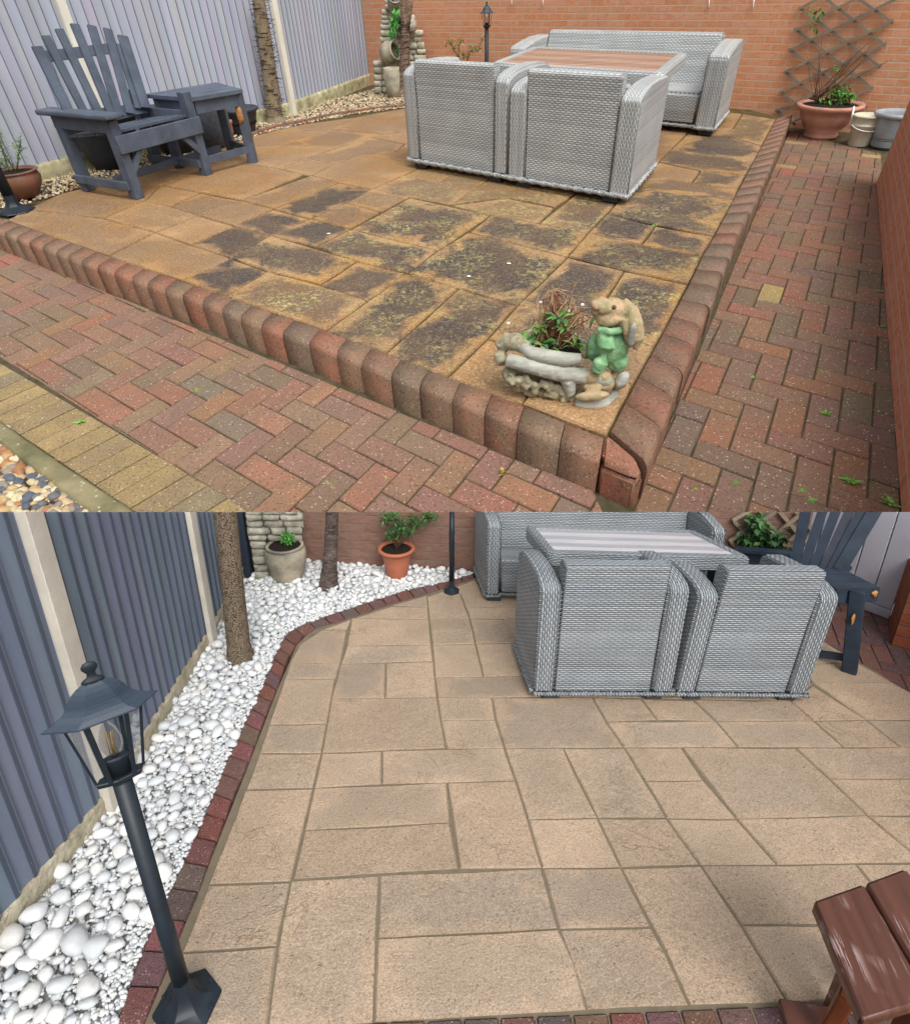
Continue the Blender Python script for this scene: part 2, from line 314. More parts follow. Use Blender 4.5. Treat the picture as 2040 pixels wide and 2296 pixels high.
SLAB=[([(232,490),(322,451),(382,462),(446,483),(348,520.5)],1.0,.15,0),([(830,307),(860,300),(960,300),(1000,330),(908,322)],1,.1,0),
  # corners in the photograph, brightness, algae, lichen
 ([(1002,844),(1092,757.5),(1240,805),(1170,905)],1.05,.15,.15),([(1170,905),(1240,805),(1420,862),(1360,978)],1.12,0,.05),
 ([(863.5,791),(1002,844),(1092,757),(1159,683),(1028,645)],.98,.75,.55),([(729,742),(863.5,791),(1028,645),(912,611),(824,673)],1,.9,.6),
 ([(505,664),(599,608),(717,638),(824,673),(729,742),(648,712)],1,.45,.8),([(717,638),(800,585),(912,611),(824,673)],1.03,.85,.25),
 ([(408,628),(517,578),(599,608),(505,664)],1,.7,.05),([(243,574),(258,565),(348,520.5),(427,548.6),(517,578),(408,628)],1,.2,.05),
 ([(348,520.5),(446,483),(524,505),(427,548.6)],1.05,.1,0),([(427,548.6),(524,505),(607,528),(517,578)],.9,1,.05),
 ([(517,578),(607,528),(800,585),(717,638),(599,608)],1,1,.35),([(15,494),(60,470),(232,490),(348,520.5),(258,565),(243,574)],.9,.15,0),
 ([(60,470),(140,432),(322,451),(232,490)],.85,.1,0),([(140,432),(215,415),(360,415),(322,451)],.9,0,0),
 ([(322,451),(382,462),(449,431),(360,415)],1,.1,0),([(382,462),(446,483),(543,449),(449,431)],.95,.2,0),
 ([(446,483),(543,449),(614,468),(524,505)],1,.15,0),([(524,505),(614,468),(697,490),(607,528)],1,.85,.05),
 ([(607,528),(697,490),(785,513),(708,552)],1,.8,.1),([(697,490),(775,455),(852,475),(785,513)],1.03,.35,.1),
 ([(775,455),(835,423),(918,441),(852,475)],1.02,.25,.15),([(785,513),(918,441),(1099,480),(980,560)],1,.9,.75),
 ([(708,552),(785,513),(980,560),(912,611),(800,585)],1,.8,.6),([(912,611),(980,560),(1049,519),(1272,574),(1159,683),(1028,645)],1,1,.6),
 ([(1051,519),(1099,480),(1208,499),(1317,522),(1272,574)],1,.8,.5),([(1011,459),(1137,442),(1243,464),(1208,499),(1099,480)],1.02,.25,.9),
 ([(1011,459),(1103,398),(1294,430),(1243,464),(1137,442)],.96,.3,.95),([(1208,499),(1294,430),(1420,420),(1386,449),(1317,522)],.98,.5,.7),
 ([(905,393),(965,361),(1036,376),(980,412)],1,.1,.7),([(835,424),(905,393),(980,412),(1036,376),(1103,398),(1011,459),(918,441)],1.03,.35,.6),
 ([(699,393),(751,367),(804,348),(957,366),(905,393),(835,424),(760,410)],1.06,.1,.1),([(543,449),(699,393),(760,410),(614,468)],1,.2,0),
 ([(614,468),(760,410),(835,424),(775,455),(697,490)],1,.85,.1),([(360,415),(496,361),(625,378),(680,391),(543,449),(449,431)],1.0,.1,0),
 ([(625,378),(686,354),(751,367),(699,393),(680,391)],1.02,.1,0),([(686,354),(830,307),(908,322),(885,340),(804,348),(751,367)],1.05,.3,0),
 ([(804,348),(885,340),(908,322),(1000,330),(965,361),(957,366)],1,.2,0),
 ([(215,415),(322,385),(496,361),(360,415)],1.15,.0,0),([(496,361),(620,325),(770,327),(686,354),(625,378)],1.02,.1,0),
 ([(620,325),(740,290),(860,300),(830,307),(770,327)],1,.3,0),([(322,385),(440,345),(620,325),(496,361)],1.0,0,0),
 ([(440,345),(590,298),(740,290),(620,325)],1.02,.1,0),([(590,298),(680,277),(800,262),(740,290)],.98,.1,0),
 ([(740,290),(800,262),(960,250),(960,300),(860,300)],.98,.2,0),([(800,262),(905,243),(1100,235),(960,250)],.97,.1,0),
 ([(960,250),(1100,235),(1300,250),(1200,330),(1000,330),(960,300)],.95,.1,0),([(1300,250),(1547,292),(1476,363),(1200,330)],.93,.2,0),
 ([(1100,235),(1450,235),(1665,254),(1645,285),(1547,292),(1300,250)],.93,.3,.1),([(1000,330),(1200,330),(1476,363),(1420,420),(1294,430),(1103,398),(1036,376),(965,361)],.95,.2,.3),
 ([(1386,449),(1420,420),(1647,444),(1600,530),(1360,480)],.92,1,.5),([(1476,363),(1570,382),(1551,408),(1447,395)],1.02,.15,0),
 ([(1570,382),(1672,392),(1654,423),(1551,408)],1,.8,0),([(1447,395),(1654,423),(1647,444),(1420,420)],1,.5,0),
 ([(1476,363),(1504,334),(1690,361),(1672,392),(1570,382)],.97,.6,.1),([(1504,334),(1547,292),(1622,300),(1708,326),(1690,361)],.97,.7,.1),
 ([(1547,292),(1645,285),(1622,300)],.95,.1,.1),([(1645,285),(1665,254),(1740,266),(1708,326),(1622,300)],.9,.5,.5),
 ([(1317,522),(1360,480),(1468,507),(1437,549)],.97,.7,.3),([(1468,507),(1600,530),(1573,574),(1437,549)],1,.8,.3),
 ([(1272,574),(1317,522),(1437,549),(1573,574),(1543,636),(1400,606)],.93,.9,.5),
 ([(1272,576),(1400,606),(1333,706),(1159,683)],1,.7,.2),([(1400,606),(1543,636),(1467,778),(1325,720),(1333,706)],.98,.8,.8),
 ([(1159,683),(1333,706),(1325,720),(1467,778),(1420,862),(1240,805),(1092,757.5)],1,.55,.3)]
def lay_slabs(P,name,items,mat,gap,th,label=None,seed=1,w=0,uneven=.004):
    rr=random.Random(seed); mb=MB()
    for px,br,al,li in items:
        pg=[P.g(x,y,w) for x,y in px]; 
        if abs(sum(pg[i-1].x*pg[i].y-pg[i].x*pg[i-1].y for i in range(len(pg))))<1e-5: continue
        ip=inset(pg,gap); jt=[]
        for i in range(len(ip)):                       # slightly ragged sides
            a,b=ip[i],ip[(i+1)%len(ip)]; n=max(1,int((b-a).length/.06)); sd_=Vector((-(b-a).y,(b-a).x)).normalized()
            for k in range(n): jt.append(a+(b-a)*k/n+sd_*rr.uniform(-1,1)*gap*.45)
        c0=sum((Vector(p[:2]) for p in ip),Vector((0,0)))/len(ip)
        # frame of the slab for its stains
        q=[Vector(p[:2]) for p in pg]; e=max(((q[i]-q[i-1]) for i in range(len(q))),key=lambda z:z.length).normalized(); f=Vector((-e.y,e.x))
        us=[(p-c0)@e for p in jt]; vs=[(p-c0)@f for p in jt]; u0,u1,v0,v1=min(us),max(us),min(vs),max(vs)
        dz=rr.uniform(-uneven,uneven); n=len(jt)
        up=mb.add([(p.x,p.y,w+dz) for p in [c0+(k-c0)*(1-.006/max(.05,(k-c0).length)) for k in jt]]); mid=mb.add([(p.x,p.y,w+dz-.005) for p in jt]); lo=mb.add([(p.x,p.y,w-th) for p in jt])
        uv=[((a-u0)/(u1-u0),(b-v0)/(v1-v0)) for a,b in zip(us,vs)]; c=(br*rr.uniform(.94,1.06),min(1,al*1.35+.08 if P is PA else al),min(1,li*1.3))
        mb.face(up,c,uv)
        for i in range(n):
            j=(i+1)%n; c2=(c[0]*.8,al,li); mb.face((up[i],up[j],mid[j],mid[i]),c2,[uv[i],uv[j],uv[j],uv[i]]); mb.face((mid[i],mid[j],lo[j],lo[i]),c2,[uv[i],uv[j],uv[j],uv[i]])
    return mb.build(name,mat,P=P,kind='structure')
lay_slabs(PA,'patio_paving',SLAB,m_slabA,.0035,.03,seed=3,uneven=.003)
mb=MB(); pts=[gA(*p,-.009) for p in [(2,488),(243,577),(648,716),(1002,848),(1362,982),(1470,778),(1577,572),(1745,262),(1660,240),(1100,225),(905,240),(680,275),(440,345),(200,415)]]
mb.face(mb.add(pts)); mb.build('patio_bedding',m_mortA,P=PA,kind='structure')
# kerb of brick blocks with a rounded outer edge
def kerb(name,inner,outer,n,seed,tw=.55,cols=None,toph=.004):
    rr=random.Random(seed); mb=MB(); mb.smooth=True
    def along(pl,t):
        L=[(Vector(pl[i+1])-Vector(pl[i])).length for i in range(len(pl)-1)]; T=t*sum(L)
        for i,l in enumerate(L):
            if T<=l or i==len(L)-1: return Vector(pl[i])+(Vector(pl[i+1])-Vector(pl[i]))*(T/l)
            T-=l
    cuts=[0]
    for i in range(n): cuts.append(cuts[-1]+rr.uniform(.9,1.1))
    cuts=[c/cuts[-1] for c in cuts]
    for i in range(n):
        t0=cuts[i];t1=cuts[i+1]; g=.0012; c=rr.choice(cols); m_=srgb(142,106,84); k_=rr.uniform(.9,1.1); c=tuple((q*.55+w_*.45)*k_ for q,w_ in zip(c,m_))
        A0,A1,B0,B1=along(inner,t0),along(inner,t1),along(outer,t0),along(outer,t1); e=(A1-A0).normalized()*g; jit=rr.uniform(-.004,.004)
        rows=[]
        for P0,P1,sg in ((A0+e,B0+e,0),(A1-e,B1-e,1)):
            d=(P1-P0).normalized(); Lh=(P1-P0).length+jit; pr=[(0.003,-HK-.02),(0.003,toph-.006),(.008,toph)]
            r=min(.020,Lh*.35)
            for k in range(6): a=k/5*math.pi/2; pr.append((Lh-r*(1-math.sin(a))*.9-.008*(1-k/5),toph-r*(1-math.cos(a))))
            pr.append((Lh,-HK-.02)); rows.append(mb.add([(P0.x+d.x*s_,P0.y+d.y*s_,z) for s_,z in pr]))
        m=len(rows[0])
        for k in range(m-1): mb.face((rows[0][k],rows[0][k+1],rows[1][k+1],rows[1][k]),c)
        sm=mb.smooth; mb.smooth=False; mb.face(rows[0][::-1],c); mb.face(rows[1],c); mb.smooth=sm
    mb.smooth=False
    return mb.build(name,m_kerb,P=PA,kind='structure')
KC=[srgb(158,106,82),srgb(150,108,86),srgb(140,112,88),srgb(164,100,76),srgb(128,110,90),srgb(142,106,86),srgb(112,100,86)]
inn=[gA(*p) for p in [(0,488),(15,494),(243,574),(505,664),(729,742),(863,791),(1002,844),(1167,907),(1354,982)]]
outf=[gA(*p,-HK) for p in [(-10,552),(37,574),(225,649),(449,731),(614,799),(792,870),(1114,1010),(1334,1105)]]
kerb('front_kerb',[Vector((p.x,p.y)) for p in inn],[Vector((p.x,p.y)) for p in outf],29,5,cols=KC)
inr=[gA(*p) for p in [(1366,968),(1420,862),(1467,778),(1504,709),(1543,636),(1573,574),(1600,528),(1646,442),(1682,374),(1708,326),(1740,266)]]
outr=[gA(*p,-HK) for p in [(1434,1116),(1547,829),(1637,593),(1684,500),(1734,378),(1768,288)]]
kerb('side_kerb',[Vector((p.x,p.y)) for p in inr],[Vector((p.x,p.y)) for p in outr],29,9,cols=[srgb(142,98,80),srgb(136,98,80),srgb(126,100,84),srgb(148,94,76),srgb(114,98,84)])
# corner block
mb=MB(); cb=[(v.x,v.y) for v in (gA(1352,986),gA(1337,1105,-HK),gA(1414,1139,-HK),gA(1431,1120,-HK),gA(1362,974))]
ci=[Vector(v) for v in cb]; c0_=ci[0]; ct=[c0_,ci[1].lerp(c0_,.26),ci[2].lerp(c0_,.24),ci[3].lerp(ci[4],.26),ci[4]]
mb.hexa([(v.x,v.y,-HK-.02) for v in ci],[(v.x,v.y,-.024) for v in ci],srgb(156,100,78)); mb.hexa([(v.x,v.y,-.0241) for v in ci],[(v.x,v.y,.004) for v in ct],srgb(156,100,78)); mb.build('kerb_corner_block',m_kerb,P=PA,kind='structure',bevel=.008,seg=3,ang=20)
mb=MB(); b=[gA(1350,982,-HK-.02),gA(1330,1104,-HK-.02),gA(1418,1143,-HK-.02)]
t_=[gA(1352,982,.003),gA(1347,1040,.003),gA(1392,1062,.003)]
# herringbone block paving on the lower level, cut to its outline
EX=Vector((.0625,-.0525)); EY=Vector((.0425,.0715)); O0=Vector(gA(1584.7,785.6,-HK)[:2])
def clip(poly,pg):                     # convex clip of a quad by a convex polygon
    out=[Vector(p) for p in poly]; n=len(pg); area=sum(pg[i-1][0]*pg[i][1]-pg[i][0]*pg[i-1][1] for i in range(n)); sg=1 if area>0 else -1
    for i in range(n):
        a=Vector(pg[i-1]);e=Vector(pg[i])-a; inp=out; out=[]
        if not inp: break
        sd_=[(e.x*(p.y-a.y)-e.y*(p.x-a.x))*sg for p in inp]
        for k in range(len(inp)):
            p,q=inp[k-1],inp[k];s0,s1=sd_[k-1],sd_[k]
            if (s0>=0)!=(s1>=0): out.append(p+(q-p)*(s0/(s0-s1)))
            if s1>=0: out.append(q)
    return out
def herring(name,P,O,ex,ey,region,w,cols,mat,seed,yellow=.02,rng=60,hgt=.02):
    rr=random.Random(seed); mb=MB(); 
    regs=[[tuple(p[:2]) for p in rg] for rg in region]
    for i in range(-rng,rng):
        for j in range(-rng,rng):
            k=(i-j)%4
            if k==0: cell=[(i,j),(i+2,j),(i+2,j+1),(i,j+1)]
            elif k==2: cell=[(i,j-1),(i+1,j-1),(i+1,j+1),(i,j+1)]
            else: continue
            q=[O+ex*a+ey*b for a,b in cell]; c0=sum(q,Vector((0,0)))/4
            if not any(min(p[0] for p in rg)-.2<c0.x<max(p[0] for p in rg)+.2 and min(p[1] for p in rg)-.2<c0.y<max(p[1] for p in rg)+.2 for rg in regs): continue
            c=rr.choice(cols)
            if rr.random()<yellow: c=srgb(168,142,92)
            c=tuple(x*rr.uniform(.88,1.12) for x in c); dz=rr.uniform(-.0015,.0015)
            for rg in regs:
                pg=clip(inset(q,.0022),rg)
                if len(pg)<3: continue
                cc=sum(pg,Vector((0,0)))/len(pg); n=len(pg)
                if max((p-cc).length for p in pg)<.012: continue
                tp=mb.add([(p.x,p.y,w+dz) for p in [cc+(z-cc)*(1-min(.5,.0035/max(.004,(z-cc).length))) for z in pg]]); md=mb.add([(p.x,p.y,w+dz-.003) for p in pg]); lo=mb.add([(p.x,p.y,w-hgt) for p in pg])
                mb.face(tp,c)
                for a in range(n): b=(a+1)%n; mb.face((tp[a],tp[b],md[b],md[a]),c); mb.face((md[a],md[b],lo[b],lo[a]),c)
    return mb.build(name,mat,P=P,kind='structure')
low=lambda x,y: gA(x,y,-HK)
RC=[srgb(150,112,90),srgb(145,108,88),srgb(138,106,88),srgb(154,108,86),srgb(130,106,90),srgb(144,112,92)]
regL=[low(-30,545),low(37,570),low(449,728),low(792,866),low(1330,1100),low(1400,1250),low(700,1240),low(535,1136),low(359.5,1031),low(146,900),low(-30,800)]
regR=[low(1400,1250),low(1330,1104),low(1431,1132),low(1547,829),low(1640,590),low(1700,460),low(1768,330),low(1965,338),low(1963,412),low(1974,574),low(1997,836),low(2019,1148),low(2025,1250)]
def tri(pg):                            # split into convex pieces
    from mathutils.geometry import tessellate_polygon
    return [[pg[a],pg[b],pg[c]] for a,b,c in tessellate_polygon([[Vector((p[0],p[1],0)) for p in pg]])]
regL=[low(-30,545),low(1330,1100),low(1400,1250),low(700,1240),low(535,1136),low(359.5,1031),low(146,900),low(-30,798)]
regR=[low(1330,1080),low(1425,1130),low(1545,829),low(1636,590),low(1700,460),low(1768,300),low(1975,345),low(1963,412),low(1974,574),low(1997,836),low(2019,1148),low(2025,1250),low(1400,1250)]
# convex hull style pieces: front area is convex enough; side strip split once
hL=[low(-30,545),low(1330,1101),low(1400,1250),low(700,1240),low(535,1136),low(-30,797)]
hR=[low(1400,1250),low(1330,1101),low(1416,1139),low(1540,840),low(1768,296),low(1975,345),low(1963,412),low(2022,1250)]
herring('block_paving',PA,O0,EX,EY,[hL],-HK,RC,m_pave,11,.012)
herring('side_path_paving',PA,O0,EX,EY,[[low(1405,1220),low(1424,1139),low(1770,292),low(1975,345),low(2019,1148),low(2022,1250)]],-HK,[srgb(134,96,76),srgb(126,93,76),srgb(138,94,74),srgb(116,92,77)],m_pave,12,.03)
mb=MB(); mb.face(mb.add([low(-400,500),low(700,700),low(1500,850),low(1700,235),low(2400,250),low(3200,1300),low(-600,1300)])); 
for i in range(len(mb.v)): mb.v[i]=(mb.v[i][0],mb.v[i][1],-HK-.0045)
mb.build('path_bedding',m_sand,P=PA,kind='structure')
# soldier course of buff blocks beside the border edging
mb=MB(); rr=random.Random(4); a0=low(-40,789);a1=low(560,1143);b0=low(-160,838);b1=low(425,1232); n=18
for i in range(n+3):
    t0=i/n;t1=(i+1)/n; q=[a0+(a1-a0)*t0,a0+(a1-a0)*t1,b0+(b1-b0)*t1,b0+(b1-b0)*t0]; pg=inset(q,.0022)
    c=rr.choice([srgb(166,142,98),srgb(148,128,92),srgb(156,134,90),srgb(136,122,94)]); z=-HK+rr.uniform(-.001,.001)
    mb.hexa([(p.x,p.y,-HK-.02) for p in pg],[(p.x,p.y,z) for p in pg],c)
mb.build('buff_block_course',m_pave,P=PA,kind='structure')
m_conc=plain('worn_concrete',srgb(138,128,98),.9,.4,9,.8,70,.008,c2=srgb(98,96,66),speck=(srgb(190,185,165),50,.2))
def edging(name,top_in,top_out,w,h,mat,n=14,seed=2,label=None,cat=None):
    mb=MB(); rr=random.Random(seed); pv=None
    mb.smooth=True
    for k in range(n+1):
        t=k/n; a=lerp(top_in[0],top_in[1],t); b=lerp(top_out[0],top_out[1],t); j=lambda:rr.uniform(-.004,.004)
        ring=mb.add([(a.x,a.y,w-h),(a.x+j(),a.y+j(),w-.006+j()*.5),(lerp(a,b,.15).x,lerp(a,b,.15).y,w+j()*.4),(lerp(a,b,.85).x,lerp(a,b,.85).y,w+j()*.4),(b.x+j(),b.y+j(),w-.006+j()*.5),(b.x,b.y,w-h)])
        if pv:
            for i in range(5): mb.face((pv[i],pv[i+1],ring[i+1],ring[i]))
        pv=ring
    mb.smooth=False
    return mb.build(name,mat,P=PA,kind='structure')
edging('border_edging',(gA(-60,905,-HK+.02),gA(330,1165,-HK+.02)),(gA(-60,945,-HK+.02),gA(250,1180,-HK+.02)),-HK+.02,.1,m_conc,18)
# gravel
def pebbles(name,P,poly,w,n,sizes,cols,mat,seed,flat=.6,sub=1,label='',cat='gravel',wf=None,lift=.3,mound=0):
    rr=random.Random(seed); mb=MB(); xs=[p[0] for p in poly]; ys=[p[1] for p in poly]; made=0; tries=0; grid={}
    while made<n and tries<n*60:
        tries+=1; x=rr.uniform(min(xs),max(xs)); y=rr.uniform(min(ys),max(ys))
        if not inpoly(x,y,poly): continue
        s=rr.choice(sizes) if not wf else wf(rr,x,y)
        if wf:
            if tries<n*7 and s<.021: continue
            gk=(int(x/.05),int(y/.05))
            if any((x-a)**2+(y-b)**2<(.86*(s+c_))**2 for i_ in (-1,0,1) for j_ in (-1,0,1) for a,b,c_ in grid.get((gk[0]+i_,gk[1]+j_),())): continue
            grid.setdefault(gk,[]).append((x,y,s))
        s*=rr.uniform(.8,1.12); r=(s*rr.uniform(.9,1.35),s*rr.uniform(.7,1.0),s*flat*rr.uniform(.75,1.15))
        rm=Matrix.Rotation(rr.uniform(0,6.28),3,'Z')@Matrix.Rotation(rr.uniform(-.5,.5),3,'X')
        c=rr.choice(cols); k=rr.uniform(.88,1.08); mb.blob((x,y,w+s*flat*lift+rr.uniform(0,s*.5)+mound*noise.noise(Vector((x*2,y*2,0)))),r,sub if not hasattr(sub,'__call__') else sub(s),tuple(q*k for q in c),rm,.2,made); made+=1
    mb.norecalc=True
    o=mb.build(name,mat,P=P,kind='stuff'); own(o,label,cat); return o
m_grav=plain('gravel_stone',(1,1,1),.6,.18,40,.3,120,.003,tint=True,spec=.4)
GC=[srgb(206,190,150),srgb(190,160,112),srgb(222,210,184),srgb(170,120,80),srgb(150,140,126),srgb(214,196,160),srgb(110,108,110),srgb(196,170,130)]
pl=[low(-60,950),low(15,965),low(120,1040),low(245,1180),low(-60,1250)]
pebbles('corner_gravel',PA,pl,-HK-.01,900,[.012,.016,.009],GC+[srgb(90,98,110)],m_grav,21,.75,2,'mixed cream, orange and grey pebbles beyond the concrete edging in the upper garden','gravel')
mb=MB(); mb.face(mb.add([low(-300,930),low(15,960),low(250,1180),low(-300,1400)])); 
for i in range(len(mb.v)): mb.v[i]=(mb.v[i][0],mb.v[i][1],-HK-.0008)
mb.build('border_soil',plain('dark_soil',srgb(70,58,42),.95,.5),P=PA,kind='structure')
bed=[gA(*p) for p in [(-40,470),(60,455),(140,430),(215,412),(322,384),(440,344),(590,297),(680,276),(800,253),(905,240),(1010,225),(1010,196),(850,196),(680,238),(560,275),(400,325),(200,372),(90,402),(-40,440)]]
pebbles('bed_gravel',PA,bed,-.006,8000,[.008,.010,.006,.009],GC+[srgb(214,200,168),srgb(205,190,150)],m_grav,22,.7,1,'cream and tan gravel strip along the lilac fence of the upper garden','gravel')
mb=MB(); mb.face(mb.add([(p.x,p.y,-.0125) for p in [gA(-300,520),gA(0,488),gA(215,415),gA(440,346),gA(680,278),gA(905,242),gA(1100,228),gA(1900,240),gA(1750,150),gA(900,120),gA(500,200),gA(-300,330)]])); mb.build('bed_soil',plain('bed_soil_mat',srgb(92,78,56),.95,.5),P=PA,kind='structure')
# thin brick edging between paving and gravel
mb=MB(); rr=random.Random(8); cp=[gA(*p) for p in [(560,303),(620,284),(680,272),(740,258),(800,249),(850,242),(905,237),(960,232)]]
for i in range(len(cp)-1):
    for k in range(3):
        a=lerp(cp[i],cp[i+1],k/3+.015);b=lerp(cp[i],cp[i+1],(k+1)/3-.015); mb.bar(a+Vector((0,0,-.01)),b+Vector((0,0,-.01)),.045,.045,c=tuple(q*rr.uniform(.8,1.1) for q in srgb(150,104,84)))
mb.build('bed_edging',m_kerb,P=PA,kind='structure')
# ---------------------------------------------------------------- fence of the upper garden
m_lilac=plain('lilac_fence_paint',srgb(178,182,196),.7,.1,3,.25,120,.003,tint=True,stretch=(3,3,.35))
m_post=plain('white_post_paint',srgb(232,228,214),.75,.1,6,.3,60)
m_gbA=plain('rockface_gravel_board',srgb(200,192,158),.9,.35,14,1.0,26,.02,c2=srgb(136,134,96))
def fence_panel(P,a,b,z0,z1,bw,mat,parent,seed,depth=.012,over=True,colr=None,nrmside=1):
    rr=random.Random(seed); mb=MB(); a=Vector(a);b=Vector(b); L=(b-a).length; d=(b-a)/L; nn=Vector((d.y,-d.x,0))*nrmside
    s_=0;k=0
    while s_<L-1e-3:
        w_=min(bw*rr.uniform(.92,1.08),L-s_); c=tuple(q*rr.uniform(.94,1.05) for q in (colr or (1,1,1)))
        p=a+d*s_;q=a+d*(s_+w_+ (bw*.18 if over and s_+w_<L-1e-3 else -.002)); t0=depth*(.25);t1=depth
        o0=nn*t0;o1=nn*(t1+.006)
        zb=z0+rr.uniform(-.004,.004); tp=lambda v,z:(v.x,v.y,z)
        mb.hexa([tp(p,zb),tp(q,zb),tp(q+o1,zb),tp(p+o0,zb)],[tp(p,z1),tp(q,z1),tp(q+o1,z1),tp(p+o0,z1)],c)
        gx=.45 if over else .6; mb.bar(p+nn*(t1+.004)+Vector((0,0,zb)),p+nn*(t1+.004)+Vector((0,0,z1)),.0045*(1 if P is PA else 2.6),.008,nn,c=(gx,gx,gx*1.05))  # dark-tinted strip painting in the shadow gap at each board overlap
        s_+=w_;k+=1
    return mb.build('panel',mat,parent)
FA=[gA(-260,500),gA(262,358),gA(655,255),gA(838,183),gA(856,172)]
FA[0]=FA[1]+(gA(71,412)-FA[1])*2.2
def build_fence(P,pts,name,label,zb,z1,bw,mp,mg,mpost,pw,gbh,seed,side=1,group=None):
    fe=thing(name,P,pts[0],label,'fence',group)
    for i in range(len(pts)-1):
        a=pts[i];b=pts[i+1]; d=(b-a).normalized(); nn=Vector((d.y,-d.x,0))*side
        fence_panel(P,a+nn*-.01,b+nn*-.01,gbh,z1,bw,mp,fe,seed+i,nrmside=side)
        mb=MB(); mb.smooth=True; rr=random.Random(seed+50+i); L=(b-a).length; n=max(2,int(L/.035)); rows=[]
        for k in range(n+1):
            p=a+d*(L*k/n); rows.append(mb.add([tuple(p+nn*(.006+.018*abs(noise.noise(Vector((k*.37,j*.8,seed)))))+Vector((0,0,-.03+(gbh+.03)*j/5))) for j in range(6)]+[tuple(p-nn*.02+Vector((0,0,gbh)))]))
        for k in range(n):
            for j in range(6): mb.face((rows[k][j],rows[k+1][j],rows[k+1][j+1],rows[k][j+1]))
        mb.smooth=False; mb.build('gravel_board',mg,fe)
    for i in range(1,len(pts)-1):
        p=pts[i]; d=(pts[i+1]-pts[i-1]).normalized(); nn=Vector((d.y,-d.x,0))*side
        mb=MB((p,d,nn,Vector((0,0,1)))); mb.box((-pw/2,-.03,-.03),(pw/2,.035,z1+.05)); mb.build('post',mpost,fe,bevel=.004)
    return fe
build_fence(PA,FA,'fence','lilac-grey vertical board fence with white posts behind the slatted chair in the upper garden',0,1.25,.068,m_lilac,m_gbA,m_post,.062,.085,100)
# ---------------------------------------------------------------- rear brick wall of the upper garden
m_brickA=brick_mat('orange_brick',srgb(224,160,128),srgb(216,148,104),srgb(206,176,148),.1195,.0425,.0045,dark=srgb(196,122,90))
WA0=gA(835,187);WA1=gA(1700,243);dA=(WA1-WA0).normalized();nA=Vector((dA.y,-dA.x,0))
def flatwall(P,name,a,b,z0,z1,th,mat,label,cat='wall',side=1,kind=None,parent=None):
    a=Vector(a);b=Vector(b);d=(b-a);L=d.length;d/=L;n=Vector((d.y,-d.x,0))*side
    mb=MB((a,d,-n,Vector((0,0,1)))); mb.box((0,0,z0),(L,th,z1)); o=mb.build(name,mat,P=P,o=a) ; own(o,label,cat,None,kind); return o
flatwall(PA,'brick_wall',WA0-dA*.3,WA1+dA*1.6,-.12,1.15,.1,m_brickA,'long orange brick garden wall behind the wicker sofa in the upper garden')
# ================================================================ shared builders
WK={}
def wick(P):
    if P is PA: WK.setdefault('A',(wicker('pale_grey_wicker',srgb(96,100,102),srgb(216,219,218),.0085,.03),)); return WK['A'][0]
    WK.setdefault('B',(wicker('grey_wicker',srgb(80,86,92),srgb(178,186,192),.0115,.036),)); return WK['B'][0]
m_foot=plain('black_plastic_foot',srgb(62,66,70),.6,.2)
m_dark=plain('dark_frame_metal',srgb(34,38,44),.5,.2)
def braid(mb,pts,r,tw=.03):
    for ph in (0,math.pi):
        P_=[];L=0
        for i in range(len(pts)-1):
            a=Vector(pts[i]);b=Vector(pts[i+1]);n=max(2,int((b-a).length/.012)); d=(b-a).normalized(); s_=d.cross(Vector((0,0,1))).normalized()
            for k in range(n):
                t=(L+(b-a).length*k/n)/tw*2*math.pi+ph; P_.append(a+(b-a)*k/n+s_*math.cos(t)*r*.55+Vector((0,0,1))*math.sin(t)*r*.55)
            L+=(b-a).length
        mb.tube(P_,r*.62,6)
def arm_prof(D,HA,arc,back=.05):
    pf=[(0,back)]
    for t,z in ((0,.925),(.012,.955),(.04,.98),(.09,1.0),(.18,1.018),(.32,1.03),(.5,1.03),(.7,1.02),(.9,1.0),(.985,.98),(1,.95)): pf.append((D*t,HA*z))
    pf.append((D,back)); return pf
def wicker_chair(P,fr,W,D,HBK,HA,label,group,aw=.10,zb=.05,arc=1.0,back_top=.0):
    t=thing('wicker_armchair',P,fr[0],label,'armchair',group); m=wick(P)
    mb=MB(fr); mb.xprism([(.012,zb),(.012-back_top,HBK*.6),(.0-back_top,HBK-.012),(.006-back_top,HBK),(.075-back_top,HBK),(.09-back_top,HBK-.02),(.10,zb)],aw,W-aw); mb.build('back_panel',m,t,bevel=.008)
    for x0 in (0,W-aw):
        mb=MB(fr); mb.rot=True; pf=arm_prof(D,HA,arc,zb); mb.xprism(pf,x0,x0+aw); 
        # outer sides keep the horizontal weave
        for i,f in enumerate(mb.f):
            p=[mb.v[k] for k in f]
            if len(set(round(q[0],4) for q in p))==1: mb.uv[i]=[(q[1],q[2]) for q in p]
        mb.build('armrest',m,t,bevel=.014,seg=3)
    mb=MB(fr); mb.box((aw+.002,.10,zb),(W-aw-.002,D-.02,HA*.58)); mb.build('seat',m,t,bevel=.01)
    mb=MB(fr); braid(mb,[(0,-.004,zb),(W,-.004,zb),(W+.004,D,zb),(0,D+.004,zb),(-.004,0,zb)],.013); mb.build('base_braid',m,t)
    for x in (.05,W-.13):
        for y in (.01,D-.08):
            mb=MB(fr); mb.box((x,y,0),(x+.085,y+.06,zb-.002)); mb.build('foot',m_foot,t,bevel=.004)
    return t
